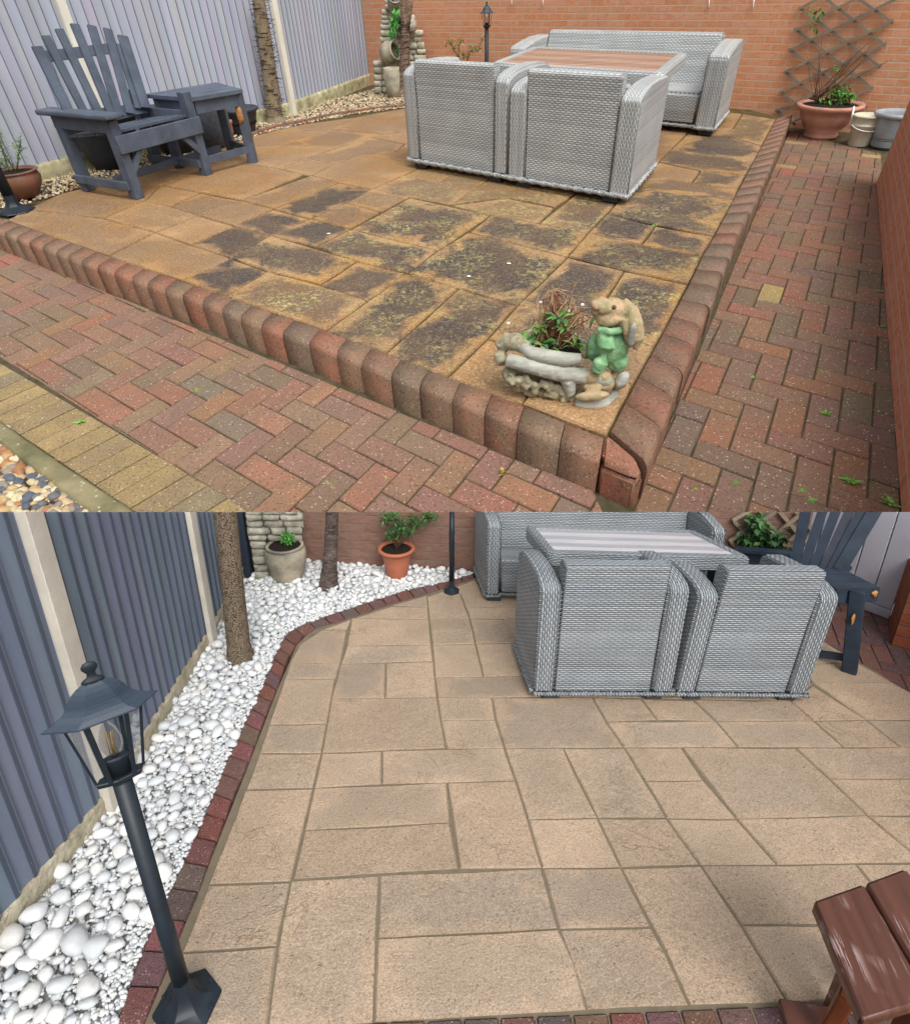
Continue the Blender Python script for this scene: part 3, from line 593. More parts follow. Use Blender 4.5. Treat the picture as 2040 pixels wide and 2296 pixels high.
def sofa(P,fr,W,D,HBK,HA,HS,label,aw=.11,zb=.05,backx=None,mat=None):
    # origin at the front left foot, y runs towards the backrest
    t=thing('wicker_sofa',P,fr[0],label,'sofa'); m=mat or wick(P)
    mb=MB(fr); x0,x1=(backx or (aw,W-aw)); mb.xprism([(D*.62,HS-.02),(D*.80,HBK-.01),(D*.81,HBK),(D*.97,HBK),(D*.99,HBK-.02),(D*.99,zb),(D*.62,zb)],x0,x1); mb.build('backrest',m,t,bevel=.01)
    for xx in (0,W-aw):
        mb=MB(fr); mb.rot=True; pf=[(0,zb),(0,HA*.93),(.02*D,HA*.965),(.07*D,HA*.985),(.16*D,HA),(.35*D,HA*1.03),(.6*D,HA*1.05),(.85*D,HA*1.05),(D,HA*1.04),(D,zb)]; mb.xprism(pf,xx,xx+aw)
        for i,f in enumerate(mb.f):
            p=[mb.v[k] for k in f]
            if len(set(round(q[0],4) for q in p))==1: mb.uv[i]=[(q[1],q[2]) for q in p]
        mb.build('armrest',m,t,bevel=.014,seg=3)
    mb=MB(fr); mb.box((aw,.03,zb),(W-aw,D*.63,HS)); mb.build('seat',m,t,bevel=.02,seg=3)
    mb=MB(fr); braid(mb,[(0,-.004,zb),(aw,-.004,zb),(aw,.025,zb),(W-aw,.025,zb),(W-aw,-.004,zb),(W,-.004,zb),(W+.004,D,zb),(0,D,zb),(-.004,0,zb)],.012); mb.build('base_braid',m,t)
    for x in (.01,W-.10):
        for y in (.01,D-.08):
            mb=MB(fr); mb.box((x,y,0),(x+.09,y+.07,zb-.002)); mb.build('foot',m_foot,t,bevel=.004)
    return t
def frame(a,b,c=None,lean=(0,0,0)):
    a=Vector(a);b=Vector(b);e1=(b-a).normalized()
    e2=(Vector(c)-b).normalized() if c is not None else Vector((-e1.y,e1.x,0))
    return (a,e1,e2,Vector((0,0,1))+Vector(lean)),(b-a).length,((Vector(c)-b).length if c is not None else 0)
def z0(v): return Vector((v[0],v[1],0))
def dining_table(P,quad,zt,th,rim,label,mtop,lean=0,planks=6,mat=None,leg_in=.14):
    # quad: TL, TR, BR, BL corners of the top
    q=[Vector(p) for p in quad]; q=[Vector((p.x,p.y,0)) for p in q]; c=sum(q,Vector((0,0,0)))/4
    t=thing('garden_table',P,c,label,'dining table'); m=mat or wick(P)
    ip=[Vector((p.x,p.y,0)) for p in inset([(p.x,p.y) for p in q],rim)]
    # rounded outer corners
    def rnd(pg,r):
        o=[]; 
        for i in range(4):
            p=pg[i];a=(pg[i-1]-p).normalized();b=(pg[(i+1)%4]-p).normalized()
            for k in range(5):
                u=k/4; A=p+a*r;B=p+b*r; o.append((A*(1-u)+p*u)*(1-u)+(p*(1-u)+B*u)*u)
        return o
    oq=rnd(q,rim*1.0); iq=rnd(ip,.004); n=len(oq); mb=MB(); up=lambda L,z:[(p.x,p.y,z) for p in L]
    a=mb.add(up(oq,zt-th));b=mb.add(up(oq,zt-.012));b2=mb.add(up([c+(p-c)*.985 for p in oq],zt));d=mb.add(up(iq,zt-.001));e=mb.add(up(iq,zt-th))
    L=0
    for i in range(n):
        j=(i+1)%n; l=(oq[j]-oq[i]).length; v=[(L,0),(L+l,0)]
        f=lambda A,B,v0,v1: mb.face((A[i],A[j],B[j],B[i]),(1,1,1),[(L,v0),(L+l,v0),(L+l,v1),(L,v1)])
        f(a,b,0,th);f(b,b2,th,th+.014);f(b2,d,th+.014,th+.014+rim);f(d,e,0,th); L+=l
    mb.build('rim',m,t)
    for k in range(planks):
        u0=k/planks+.004;u1=(k+1)/planks-.004; P0=lerp(ip[0],ip[3],u0);P1=lerp(ip[1],ip[2],u0);P2=lerp(ip[1],ip[2],u1);P3=lerp(ip[0],ip[3],u1)
        mb=MB(); mb.hexa([(p.x,p.y,zt-.02) for p in (P3,P2,P1,P0)],[(p.x,p.y,zt-.004) for p in (P3,P2,P1,P0)],((1.15 if k%2 else .8)*R.uniform(.92,1.05),)*3); mb.build('plank',mtop,t)  # every other plank tinted lighter, painting in the bright reflections
    for i in range(4):
        p=lerp(q[i],c,leg_in*1.8); s_=.035; mb=MB(); mb.box((p.x-s_,p.y-s_,0),(p.x+s_,p.y+s_,zt-th)); mb.build('leg',m_dark,t,bevel=.004)
    mb=MB(); k=[lerp(p,c,.35) for p in q]; mb.prism([(p.x,p.y) for p in k],.08,.12); mb.build('base_frame',m_dark,t)
    return t
def plank(mb,p,q,wd,th,up,c=(1,1,1)): mb.bar(p,q,wd,th,up,c)
def pot(P,name,o,prof,mat,label,cat='plant pot',group=None,soil=None,n=40,wob=0,rim=None,band=None):
    t=thing(name,P,o,label,cat,group); mb=MB(); mb.lathe([(0.001,prof[0][1])]+prof,o,n,wob=wob); mb.build('pot_body' if cat!='bucket' else 'bucket_body',mat,t)
    if soil:
        mb=MB(); r,z=soil; mb.lathe([(r,z-.02),(r,z),(r*.6,z+.006),(.001,z+.008)],o,24); mb.build('soil',m_soil,t)
    return t
m_soil=plain('potting_soil',srgb(38,30,24),.95,.5,30,.8,120,.01)
m_leaf=NT('leaf_green'); _v=m_leaf.att(); m_leaf.b.inputs['Subsurface Weight'].default_value=.0; m_leaf=m_leaf.out(_v,.5,.35)
def lant(P,o,hp,rp,zr,rr_,zf,rb,hb,label,mat,mglass,lean=(0,0,0),sq=1,tilt=0,group=None,base_only=None,ph=0,zlow=None,rl=None,fl=.02):
    # hp: top of the pole, zr: height of the roof rim, rr_: its radius, zf: finial tip; rb/hb: foot
    t=thing('lamp_post',P,o,label,'garden lamp',group); o=Vector(o)
    fr=(o,Vector((1,0,0)),Vector((0,1,0)),Vector((lean[0],lean[1],1)))
    mb=MB(fr); mb.lathe([(rb,0),(rb,fl*.35),(rb*.62,fl),(rb*.42,hb*.35),(rb*.30,hb*.62),(rp*1.15,hb)],(0,0,0),6,smooth=False,ph=ph); mb.build('foot_flange',mat,t,bevel=rb*.03)
    for k in range(6):
        a=2*math.pi*(k+.5+ph)/6; mb=MB(fr); mb.lathe([(.006,fl*.3),(.006,fl*.8)],(rb*.78*math.cos(a),rb*.78*math.sin(a),0),6); mb.build('screw',mat,t)
    mb=MB(fr); mb.smooth=True; mb.tube([(0,0,hb*.95),(0,0,hb+(hp-hb)*.3),(0,0,hb+(hp-hb)*.3+.002),(0,0,hp)],[rp*1.06,rp*1.06,rp,rp],24); mb.build('pole',mat,t)
    vd=Vector((o.x-P.eye.x,o.y-P.eye.y,0)).normalized(); fr=(o,Vector((vd.y,-vd.x,0)),vd*sq,fr[3]); lo=hp; hi=zr; rl=rl or rr_*.42
    mb=MB(fr); mb.lathe([(rp,lo-.002),(rl*1.05,lo+.008),(rl*1.1,lo+.018),(rl,lo+.02)],(0,0,0),6,smooth=False,ph=ph); mb.build('lantern_base',mat,t)
    hm=zf-zr
    r_=rr_; ph=.06; mb=MB(fr); mb.lathe([(r_*.96,hi-hm*.06),(r_,hi-hm*.05),(r_,hi-hm*.02),(r_*.97,hi-hm*.01),(r_*.8,hi+hm*.045),(r_*.66,hi+hm*.12),(r_*.58,hi+hm*.2),(r_*.56,hi+hm*.235),(r_*.53,hi+hm*.24),(r_*.52,hi+hm*.27),(r_*.47,hi+hm*.38),(r_*.40,hi+hm*.47),(r_*.30,hi+hm*.55),(r_*.19,hi+hm*.61)],(0,0,0),6,smooth=False,ph=ph); roof=mb.build('lantern_roof',m_roof,t)
    mb=MB(fr); mb.lathe([(r_*.19,hi+hm*.60),(r_*.20,hi+hm*.63),(r_*.17,hi+hm*.66),(r_*.09,hi+hm*.70),(r_*.07,hi+hm*.77),(r_*.10,hi+hm*.81),(r_*.135,hi+hm*.86),(r_*.14,hi+hm*.91),(r_*.10,hi+hm*.97),(.001,hi+hm)],(0,0,0),16); mb.build('finial',mat,roof) if roof else None
    ru=r_*.68
    for k in range(6):
        a=2*math.pi*(k+ph)/6; b=2*math.pi*(k+1+ph)/6
        p=Vector((rl*math.cos(a),rl*math.sin(a),lo+.018));q=Vector((ru*math.cos(a),ru*math.sin(a),hi-.002)); mb=MB(fr); mb.bar(p,q,r_*.07,r_*.05,(math.cos(a),math.sin(a),0)); mb.build('lantern_bar',mat,t)
        p2=Vector((rl*math.cos(b),rl*math.sin(b),lo+.018));q2=Vector((ru*math.cos(b),ru*math.sin(b),hi-.002)); s_=.97
        mb=MB(fr); mb.quad(*[Vector((v.x*s_,v.y*s_,v.z)) for v in (p,p2,q2,q)]); mb.build('lantern_pane',mglass,t)
    mb=MB(fr); hh=(hi-lo); mb.lathe([(rl*.55,lo+.018),(rl*.55,lo+hh*.30),(rl*.6,lo+hh*.31),(rl*.6,lo+hh*.36)],(0,0,0),16); mb.build('bulb_holder',mat,t)
    mb=MB(fr); br=rl*.5; mb.lathe([(br*.5,lo+hh*.36),(br*.95,lo+hh*.5),(br,lo+hh*.6),(br*.7,lo+hh*.74),(br*.2,lo+hh*.86),(.001,lo+hh*.88)],(0,0,0),16); bulb=mb.build('bulb',mglass,t)
    mb=MB(fr)
    for k in range(4): mb.tube([(br*.3*math.cos(k*1.6),br*.3*math.sin(k*1.6),lo+hh*.38),(br*.35*math.cos(k*1.6+.4),br*.35*math.sin(k*1.6+.4),lo+hh*.7)],br*.06,5)
    mb.build('filament',m_fil,bulb) if bulb else None
    return t
m_roof=plain('sky_tinted_lamp_paint',srgb(58,70,84),.42,.15,200,.1)  # lighter, bluer than the pole: sky reflection painted into the roof colour
m_fil=plain('filament_brass',srgb(150,118,66),.4)
m_lamp=plain('black_lamp_paint',srgb(36,44,52),.4,.15,30,.1,200,.002)
m_glass=glass('clear_glass',(.95,.97,1))
def trunk(P,name,o,pts,rad,mat,label,cat='tree',n=20,rings=0,extra=None,bumpy=0,seed=1):
    t=thing(name,P,o,label,cat); mb=MB(); mb.smooth=True; P_=[];R_=[]
    for i in range(len(pts)-1):
        for k in range(10):
            u=k/10; P_.append(lerp(pts[i],pts[i+1],u)); R_.append((rad[i]*(1-u)+rad[i+1]*u)*(1+bumpy*noise.noise(Vector((i*3+u*9,seed,0)))))
    P_.append(Vector(pts[-1]));R_.append(rad[-1]); mb.tube(P_,R_,n); tk=mb.build('trunk',mat,t); 
    if extra: extra(tk)
    return t
def bark(name,a,b,vs=60,kind='scale'):
    t=NT(name); v=t.co(); mp=t.n('Mapping'); mp.inputs['Scale'].default_value=(1,1,1.5) if kind=='scale' else (1,1,3.2); t.l(v,mp.inputs['Vector'])
    if kind=='scale': f=t.vor(mp.outputs[0],vs,'Distance','DISTANCE_TO_EDGE'); k=t.ramp(f,[(.02,0),(.12,1)])
    else: k=t.ramp(t.noise(mp.outputs[0],vs*.5,6,.7,.5),[(.35,0),(.65,1)])
    k2=t.ramp(t.noise(v,20,4),[(.3,.75),(.7,1.1)]); cc=t.mix(k,a,b); cc=t.mix(1,cc,k2,'MULTIPLY'); t.bump(k,.9,.01); return t.out(cc,.9,.2)
def leafball(mb,c,r,n,ls,cols,rr=R,flat=.3):
    c=Vector(c)
    for i in range(n):
        d=Vector((rr.gauss(0,1),rr.gauss(0,1),rr.gauss(0,.8))).normalized()*rr.uniform(.2,1)**.5
        p=c+Vector((d.x*r[0],d.y*r[1],d.z*r[2])); k=rr.choice(cols); q=rr.uniform(.75,1.25)
        mb.leaf(p,(d+Vector((rr.uniform(-.6,.6),rr.uniform(-.6,.6),rr.uniform(-.3,.6)))),ls*rr.uniform(.7,1.3),ls*rr.uniform(.4,.6),tuple(x*q for x in k))
# ================================================================ furniture of the upper garden
za=.05
def q_hs(P,a,*ys): return [q_height(P,a,y) for y in ys]
a=z0(gA(1138,392,za));b=z0(gA(1407,436,za));c=z0(gA(1470,362,za))
fr,Wc,Dc=frame(a,b,c); hb=(q_height(PA,a,152)+q_height(PA,b,170))/2; ha=q_height(PA,b,218)
print('chairA',Wc,Dc,hb,ha)
wicker_chair(PA,fr,Wc,Dc,hb,ha*1.02,'pale wicker armchair seen from behind, right one of the pair at the brown-topped table','pale wicker armchairs at the brown table',aw=Wc*.145,zb=.04,arc=.35)
a=z0(gA(914,352,za));b=z0(gA(1137,391,za)); c=b+fr[2]*Dc*.95
fr1,W1,D1=frame(a,b,c); hb1=(q_height(PA,a,131)+q_height(PA,b,147))/2; ha1=q_height(PA,a,160)
wicker_chair(PA,fr1,W1,D1,hb1,ha1*1.03,'pale wicker armchair seen from behind, left of the pair, nearer the cream gravel bed','pale wicker armchairs at the brown table',aw=W1*.13,zb=.04,arc=.35)
a=z0(gA(1139,243,.04));b=z0(gA(1600,290,.04));c=z0(gA(1632,250,.04))
fs,Ws,Ds=frame(a,b,c); hs_=q_height(PA,fs[0]+fs[1]*Ws+fs[2]*Ds*.9,73); has=q_height(PA,b,122); hss=q_height(PA,lerp(a,b,.8),206)
print('sofaA',Ws,Ds,hs_,has,hss)
sofa(PA,fs,Ws,Ds,hs_,has*1.02,hss,'long pale grey wicker sofa with a high back against the orange brick wall',aw=Ws*.082,zb=.04)
zt=.44
m_topA=plain('brown_slat',srgb(190,160,142),.22,.3,3,.05,spec=.8,tint=True,stretch=(1,9,1)); 
tq=[gA(1196,103,zt),gA(1543,117,zt),gA(1487,163,zt),gA(1101,139,zt)]
dining_table(PA,tq,zt,.052,.05,'rectangular wicker table with glossy brown slatted top before the pale sofa',m_topA)
# ---------------------------------------------------------------- slatted chair with its side table
m_navy=plain('blue_grey_wood_paint',srgb(88,97,112),.5,.3,8,.25,90,.003,tint=True,spec=.35,stretch=(1,1,1),speck=(srgb(150,158,170),70,.12))
m_raw=plain('bare_broken_wood',srgb(196,140,84),.85,.5,25,.5)
FL=z0(gA(311,444));FRt=z0(gA(466,392));RL=z0(gA(202,426));TF=z0(gA(563,366))
e1=(FRt-FL).normalized();e2=(RL-FL).normalized();Wd=(FRt-FL).length;Dd=(RL-FL).length;WT=(TF-FL).dot(e1)
# project TF on the front line
fc=(FL,e1,e2,Vector((0,0,1)))
def hz(u,v,y): return q_height(PA,FL+e1*u+e2*v,y)
zs=hz(0,0,305); zarm=hz(0,0,258); ztb=q_height(PA,TF,200)
print('adir',Wd,Dd,WT,'seat',zs,'arm',zarm,'table',ztb)
t=thing('slatted_chair',PA,FL,'blue-grey slatted chair with fan back and attached side table by the lilac fence','garden chair')
lw=.055
def leg_(u,v,z,nm='leg',w_=lw): 
    mb=MB(fc); mb.box((u-w_*.5,v-w_*.35,0),(u+w_*.5,v+w_*.65,z)); return mb.build(nm,m_navy,t,bevel=.003)
leg_(0,0,zarm-.02); leg_(Wd,0,zs+.12); leg_(0,Dd,zarm-.02); leg_(Wd,Dd,zs+.12)
hb_=.075
mb=MB(fc); mb.box((-.03,-.035,zs-hb_),(Wd+.03,-.02,zs+.005)); mb.build('front_apron',m_navy,t,bevel=.003)
for u in (-.028,Wd+.02):
    mb=MB(fc); mb.box((u,-.01,zs-.03 if u>0 else zarm-.075),(u+.014,Dd+.04,zs+.03 if u>0 else zarm-.014)); mb.build('side_rail',m_navy,t,bevel=.002)
for k in range(5):
    v0=.0+k*(Dd*.98)/5; mb=MB(fc); z=zs+.01-k*.008; mb.hexa([(-.01,v0,z),(Wd,v0,z),(Wd,v0+Dd/5-.012,z-.008),(-.01,v0+Dd/5-.012,z-.008)],[(-.01,v0,z+.012),(Wd,v0,z+.012),(Wd,v0+Dd/5-.012,z+.004),(-.01,v0+Dd/5-.012,z+.004)]); mb.build('seat_slat',m_navy,t)
mb=MB(fc); mb.box((-.065,-.06,zarm-.012),(.035,Dd+.10,zarm+.010)); mb.build('armrest',m_navy,t,bevel=.004)
for u,v0,v1 in ((0,0,Dd),(Wd,0,Dd)):
    mb=MB(fc); mb.box((u-.045,v0-.0,.045),(u-.025,v1+.03,.085)); mb.build('stretcher',m_navy,t,bevel=.002)
mb=MB(fc); mb.box((.02,Dd*.42,.05),(WT,Dd*.42+.02,.085)); mb.build('stretcher',m_navy,t,bevel=.002)
# knee braces
for u,s_ in ((0,1),(Wd,-1)):
    mb=MB(fc); mb.bar((u+s_*.015,-.01,zs-.16),(u+s_*.11,-.01,zs-hb_+.01),.03,.02,(0,1,0)); mb.build('brace',m_navy,t)
# fan back lying in a sloping plane
b0=Dd*.80; z00=zs+.0; b1=Dd*1.22; z11=zs+.62
pn=(e1).cross((e2*(b1-b0)+Vector((0,0,z11-z00)))).normalized(); p00=FL+e2*b0+Vector((0,0,z00))
def bk(x,y): return q_plane(PA,x/2.6706,y/2.6706,p00,pn)
mbup=pn
SL=[(212,280,418,700,52),(272,210,520,700,40),(352,170,605,700,40),(445,140,675,700,40),(548,150,715,690,40),(643,168,780,680,38),(715,262,830,650,32),(725,215,865,650,46)]
for i,(x0,y0,x1,y1,wpx) in enumerate(SL):
    p=bk(x0,y0);q=bk(x1,y1); wd=(bk(x1+wpx,y1)-bk(x1,y1)).length*1.2; off=pn*(.014 if i in(0,7) else 0)
    mb=MB(); mb.bar(q+off,p+off,wd,.016,pn); mb.build('back_slat',m_navy,t,bevel=.003)
p=bk(268,333);q=bk(700,278); mb=MB(); mb.bar(p-pn*.016,q-pn*.016,.045,.014,pn); mb.build('back_rail',m_navy,t)
p=bk(420,700);q=bk(880,640); mb=MB(); mb.bar(p-pn*.016,q-pn*.016,.05,.014,pn); mb.build('back_rail',m_navy,t)
# side table
T0=gA(*S('c1',1145,583),ztb);T1=gA(*S('c1',1452,532),ztb);T2=gA(*S('c1',1292,490),ztb);T3=gA(*S('c1',855,562),ztb)
def lp(u,v): return lerp(lerp(T0,T1,u),lerp(T3,T2,u),v)
for k in range(4):
    A_,B_,C_,D_=[lp(*q) for q in ((0,k/4+.008),(1,k/4+.008),(1,(k+1)/4-.008),(0,(k+1)/4-.008))]
    mb=MB(); mb.hexa([(p.x,p.y,ztb-.018) for p in (A_,B_,C_,D_)],[(p.x,p.y,ztb) for p in (A_,B_,C_,D_)]); mb.build('table_board',m_navy,t)
for (u,v,z) in ((.08,.1,ztb),(.93,.1,ztb),(.93,.85,ztb),(.1,.85,ztb)):
    if u<.5 and v<.5: continue
    p=lp(u,v); mb=MB(); s_=.026; mb.box((p.x-s_,p.y-s_,0),(p.x+s_,p.y+s_,ztb-.018)); o=mb.build('leg',m_navy,t,bevel=.003)
    if u>.5:
        mb=MB(); z=ztb-(.12 if v<.5 else .08); mb.smooth=True; mb.blob((p.x-(.008 if v<.5 else .012),p.y-.026,z),(.016,.005,.045 if v<.5 else .03),2,lump=.5,seed=3); mb.build('bare_patch',m_raw,t)
for (a_,b_) in (((.08,.08),(.93,.08)),((.93,.1),(.93,.85)),((.08,.1),(.08,.85))):
    p=lp(*a_);q=lp(*b_); mb=MB(); mb.bar((p.x,p.y,ztb-.05),(q.x,q.y,ztb-.05),.018,.06); mb.build('table_apron',m_navy,t)
    if a_[0]==.93 : mb=MB(); mb.bar((p.x,p.y,.07),(q.x,q.y,.07),.018,.035); mb.build('stretcher',m_navy,t)
p=lp(.93,.1); q=FL+e1*Wd; mb=MB(); mb.bar((p.x,p.y,.075),(q.x,q.y,.075),.02,.035); mb.build('stretcher',m_navy,t)
# ---------------------------------------------------------------- pots behind and beside the chair
m_blackpl=plain('charcoal_plastic',srgb(66,70,78),.55,.2,20,.1)
m_textpl=plain('textured_charcoal_pot',srgb(78,84,92),.75,.3,40,1.0,70,.01)
m_terra=plain('terracotta',srgb(176,112,86),.8,.3,8,.3,60,.004,c2=srgb(140,96,78))
m_browngl=plain('brown_glazed_clay',srgb(134,88,66),.45,.5,7,.15,c2=srgb(96,72,64),spec=.5)
def potpx(P,x,ybot,ytop,wrim,wbase,w=0):
    o=P.g(x,ybot,w); k=(P.g(x+50,ybot,w)-P.g(x-50,ybot,w)).length/100; return z0(o)+Vector((0,0,w)),k
o,k=potpx(PA,258,372,0,0,0,w=-.01) if False else potpx(PA,258,372,0,0,0)
h=.27; pot(PA,'bowl_planter',o+Vector((0,0,-.005)),[(.11,0),(.14,h*.3),(.20,h*.75),(.22,h*.95),(.235,h),(.215,h),(.2,h*.9)],m_blackpl,'wide black bowl planter standing under the slatted chair',soil=(.2,h*.86))
o,k=potpx(PA,405,338,0,0,0); h=.25
pot(PA,'bowl_planter',o,[(.10,0),(.13,h*.3),(.185,h*.75),(.20,h*.95),(.215,h),(.195,h),(.18,h*.9)],m_blackpl,'second black bowl planter, half hidden under the seat near the textured pot',soil=(.18,h*.86))
o,k=potpx(PA,468,330,0,0,0); r=k*42/1; h=q_height(PA,o,232)
pot(PA,'tall_planter',o,[(r*.75,0),(r*.95,h*.08),(r*1.02,h*.5),(r*1.0,h*.9),(r*1.0,h),(r*.85,h),(r*.82,h*.9)],m_textpl,'tall pebbly charcoal pot between the slatted chair and its side table',soil=(r*.83,h*.86))
o,k=potpx(PA,545,296,0,0,0); r=k*40; h=q_height(PA,o,240)
pot(PA,'tub_planter',o,[(r*.62,0),(r*.66,.01),(r*.9,h*.82),(r*.93,h*.84),(r*.98,h*.86),(r*1.03,h*.97),(r*.98,h),(r*.9,h),(r*.86,h*.85)],m_blackpl,'empty black plastic tub with a rolled rim by the palm trunk',soil=(r*.8,h*.5))
o,k=potpx(PA,511,312,0,0,0); r=k*17; h=q_height(PA,o,270)
pot(PA,'clay_pot',o,[(r*.6,0),(r*.9,h*.4),(r*.9,h*.8),(r*1.0,h*.86),(r,h),(r*.85,h)],m_terra,'small brown clay pot half hidden behind the side table leg',soil=(r*.8,h*.8))
# glazed pot with a feathery plant
o,k=potpx(PA,57,440,0,0,0,w=-.0); r=k*44; h=q_height(PA,o,381)
t=pot(PA,'glazed_pot',o,[(r*.5,0),(r*.62,h*.06),(r*.92,h*.45),(r*1.0,h*.72),(r*.92,h*.88),(r*.9,h*.92),(r*1.0,h*.97),(r*.98,h),(r*.86,h),(r*.84,h*.9)],m_browngl,'round brown glazed pot of feathery green plant beside the lamp foot',soil=(r*.84,h*.9))
pl_=thing('potted_plant',PA,o+Vector((0,0,h*.9)),'feathery pale green seedling growing in the brown glazed pot','plant'); rr=random.Random(5)
ms=MB();ml=MB()
for s_ in range(4):
    base=o+Vector((rr.uniform(-.02,.02),rr.uniform(-.02,.02),h*.9)); H=[.25,.20,.15,.13][s_]; P_=[base+Vector(([-.02,.02,.05,-.05][s_]*u*2,0.01*u,H*u)) for u in (0,.25,.5,.75,1)]
    ms.tube(P_,[.004,.0035,.003,.002,.001],5,c=srgb(90,110,60))
    for q in range(34):
        u=rr.uniform(.15,1); p=base+Vector(([-.02,.02,.05,-.05][s_]*u*2,.01*u,H*u)); d=Vector((rr.uniform(-1,1),rr.uniform(-1,1),rr.uniform(0,1)))
        e=p+d.normalized()*rr.uniform(.02,.05); ml.tube([p,e],.0009,3,c=srgb(110,140,80),cap=False)
        for w_ in range(4): ml.leaf(lerp(p,e,rr.random()),(rr.uniform(-1,1),rr.uniform(-1,1),rr.uniform(-.2,1)),.016,.006,rr.choice([srgb(134,164,96),srgb(116,150,84),srgb(150,176,112)]))
ms.build('stem',m_leaf,pl_); ml.build('foliage',m_leaf,pl_)
def upv(P,base,x,y,dv=0):               # point above 'base' on the upright plane facing the viewer, moved dv further away
    base=Vector(base); n=Vector((base.x-P.eye.x,base.y-P.eye.y,0)).normalized(); return q_plane(P,x,y,base+n*dv,n)
def kpx(P,p): # local units per photo pixel at a point
    d=Vector(p)-P.eye; return d.dot(Vector((P.ax[0].z,P.ax[1].z,P.ax[2].z)))/F
# ---------------------------------------------------------------- lamps
o=z0(gA(37,474)); k=kpx(PA,o)
lant(PA,o,.95,k*11,1.12,.075,1.3,k*40,q_height(PA,o,434),'dark lamp post cut off by the left edge beside the brown glazed pot',m_lamp,m_glass,ph=.5,group=None)
o=z0(gA(1091,224)); k=kpx(PA,o)
lant(PA,o,q_height(PA,o,62),k*4.2,q_height(PA,o,27),k*15.5,q_height(PA,o,2),k*18,.12,'small dark lantern post standing before the orange brick wall, left of the pale sofa',m_lamp,m_glass,rl=k*7)
# ---------------------------------------------------------------- palm trunk with wire
m_palm=bark('palm_bark',srgb(112,96,76),srgb(186,168,140),190)
m_bark=bark('ringed_bark',srgb(96,78,66),srgb(168,142,122),60,'ring')
m_wire=plain('black_wire',srgb(24,24,26),.5,.1)
o=z0(gA(619,272)); k=kpx(PA,o)
tp=[upv(PA,o,x,y) for x,y in ((619,274),(616,262),(612,225),(602,150),(592,80),(579,-4),(575,-30))]
trunk(PA,'palm_tree',o,tp,[k*r for r in (23,18,16,15,14.5,12.5,12)],m_palm,'scaly palm trunk wound with black wire in front of the lilac fence','tree')
def wirewrap(P,pts,rad,turns,label,frizz,seed,name='string_lights',tr=.0016):
    rr=random.Random(seed); t=thing(name,P,pts[0],label,'light string'); mb=MB(); L=[]; N=int(turns*14)
    for i in range(N):
        u=i/(N-1)*(len(pts)-1); j=min(int(u),len(pts)-2); c=lerp(pts[j],pts[j+1],u-j); a=2*math.pi*i/14*(1+.02*math.sin(i)); r=rad+.004+rr.uniform(0,.004)
        L.append(c+Vector((math.cos(a)*r,math.sin(a)*r,rr.uniform(-.006,.006))))
        if rr.random()<frizz: 
            q=L[-1]; mb.tube([q,q+Vector((math.cos(a),math.sin(a),rr.uniform(-.5,.8)))*rr.uniform(.015,.035)],tr*.8,4)
    mb.tube(L,tr,4); mb.build('wire',m_wire,t); return t
wirewrap(PA,tp[1:6],k*16,26,'thin black wire wound up the scaly palm trunk',.5,3)
# ---------------------------------------------------------------- second tree
z3=lambda x,y:(780+x/3.948,y/3.948)
o=z0(gA(900,216)); k=kpx(PA,o)
tr=[upv(PA,o,*z3(x,y)) for x,y in ((478,860),(488,780),(500,560),(508,300),(500,180),(492,60),(488,-20))]
tq2=[upv(PA,o,*z3(x,y)) for x,y in ((512,240),(535,150),(548,60),(556,-20))]
def ex(t): mb=MB(); mb.tube(tq2,[k*7.5,k*6.5,k*5.5,k*5],12); mb.build('limb',m_bark,t)
trunk(PA,'garden_tree',o,tr,[k*r for r in (17,11.5,10.5,10,8,8,8)],m_bark,'forked grey-brown tree trunk wound with wire before the stacked stone feature','tree',extra=ex,bumpy=.12)
wirewrap(PA,tr[1:5],k*11,15,'thin dark wire looped round the forked grey-brown tree trunk',.12,5)
# ---------------------------------------------------------------- stacked stone feature with urns
m_stone=plain('pale_rough_stone',srgb(206,200,184),.9,.3,14,1.0,30,.02,c2=srgb(150,146,128),tint=True)
m_urn=plain('weathered_urn',srgb(196,186,164),.85,.35,9,.5,50,.008,c2=srgb(128,126,110),tint=True)
def stonefeature(P,base,Z,rows,label,seed,depth=.10,dv0=.03,kk=1.0):
    t=thing('stone_feature',P,base,label,'stone feature'); rr=random.Random(seed)
    n_=Vector((base.x-P.eye.x,base.y-P.eye.y,0)).normalized(); sdv=Vector((n_.y,-n_.x,0))
    mb=MB()
    for (y0,y1,xs) in rows:
        for a,b in zip(xs[:-1],xs[1:]):
            dv=dv0+rr.uniform(-.012,.012); A=upv(P,base,*Z(a,(y0+y1)/2),dv);B=upv(P,base,*Z(b,(y0+y1)/2),dv); T=upv(P,base,*Z((a+b)/2,y0),dv);D=upv(P,base,*Z((a+b)/2,y1),dv)
            c=(A+B)/2+n_*depth/2; e=(B-A)*.5; hh=(T-D).length*.5; x_=e.normalized(); q=rr.uniform(.8,1.12); mb2=mb
            V,Fc=ICO[2]; i0=len(mb.v)
            for v in V:
                w_=Vector([math.copysign(abs(s_)**.26,s_) for s_ in v]); f=1+.14*noise.noise(v*2+Vector((rr.random()*0+a*.01,y0*.03,seed)))
                p=c+x_*(w_.x*e.length*.99*f)+n_*(w_.y*depth*.55*f)+Vector((0,0,1))*(w_.z*hh*.97*f); mb.v.append(tuple(p))
            for f_ in Fc: mb.f.append(tuple(i+i0 for i in f_)); mb.c.append((q,q,q*.98)); mb.sm.append(True); mb.uv.append([(0,0)]*3)
    mb.norecalc=True; mb.build('stacked_stones',m_stone,t); return t
o=z0(gA(862,210)); rows=[]; yy=825; rr=random.Random(2)
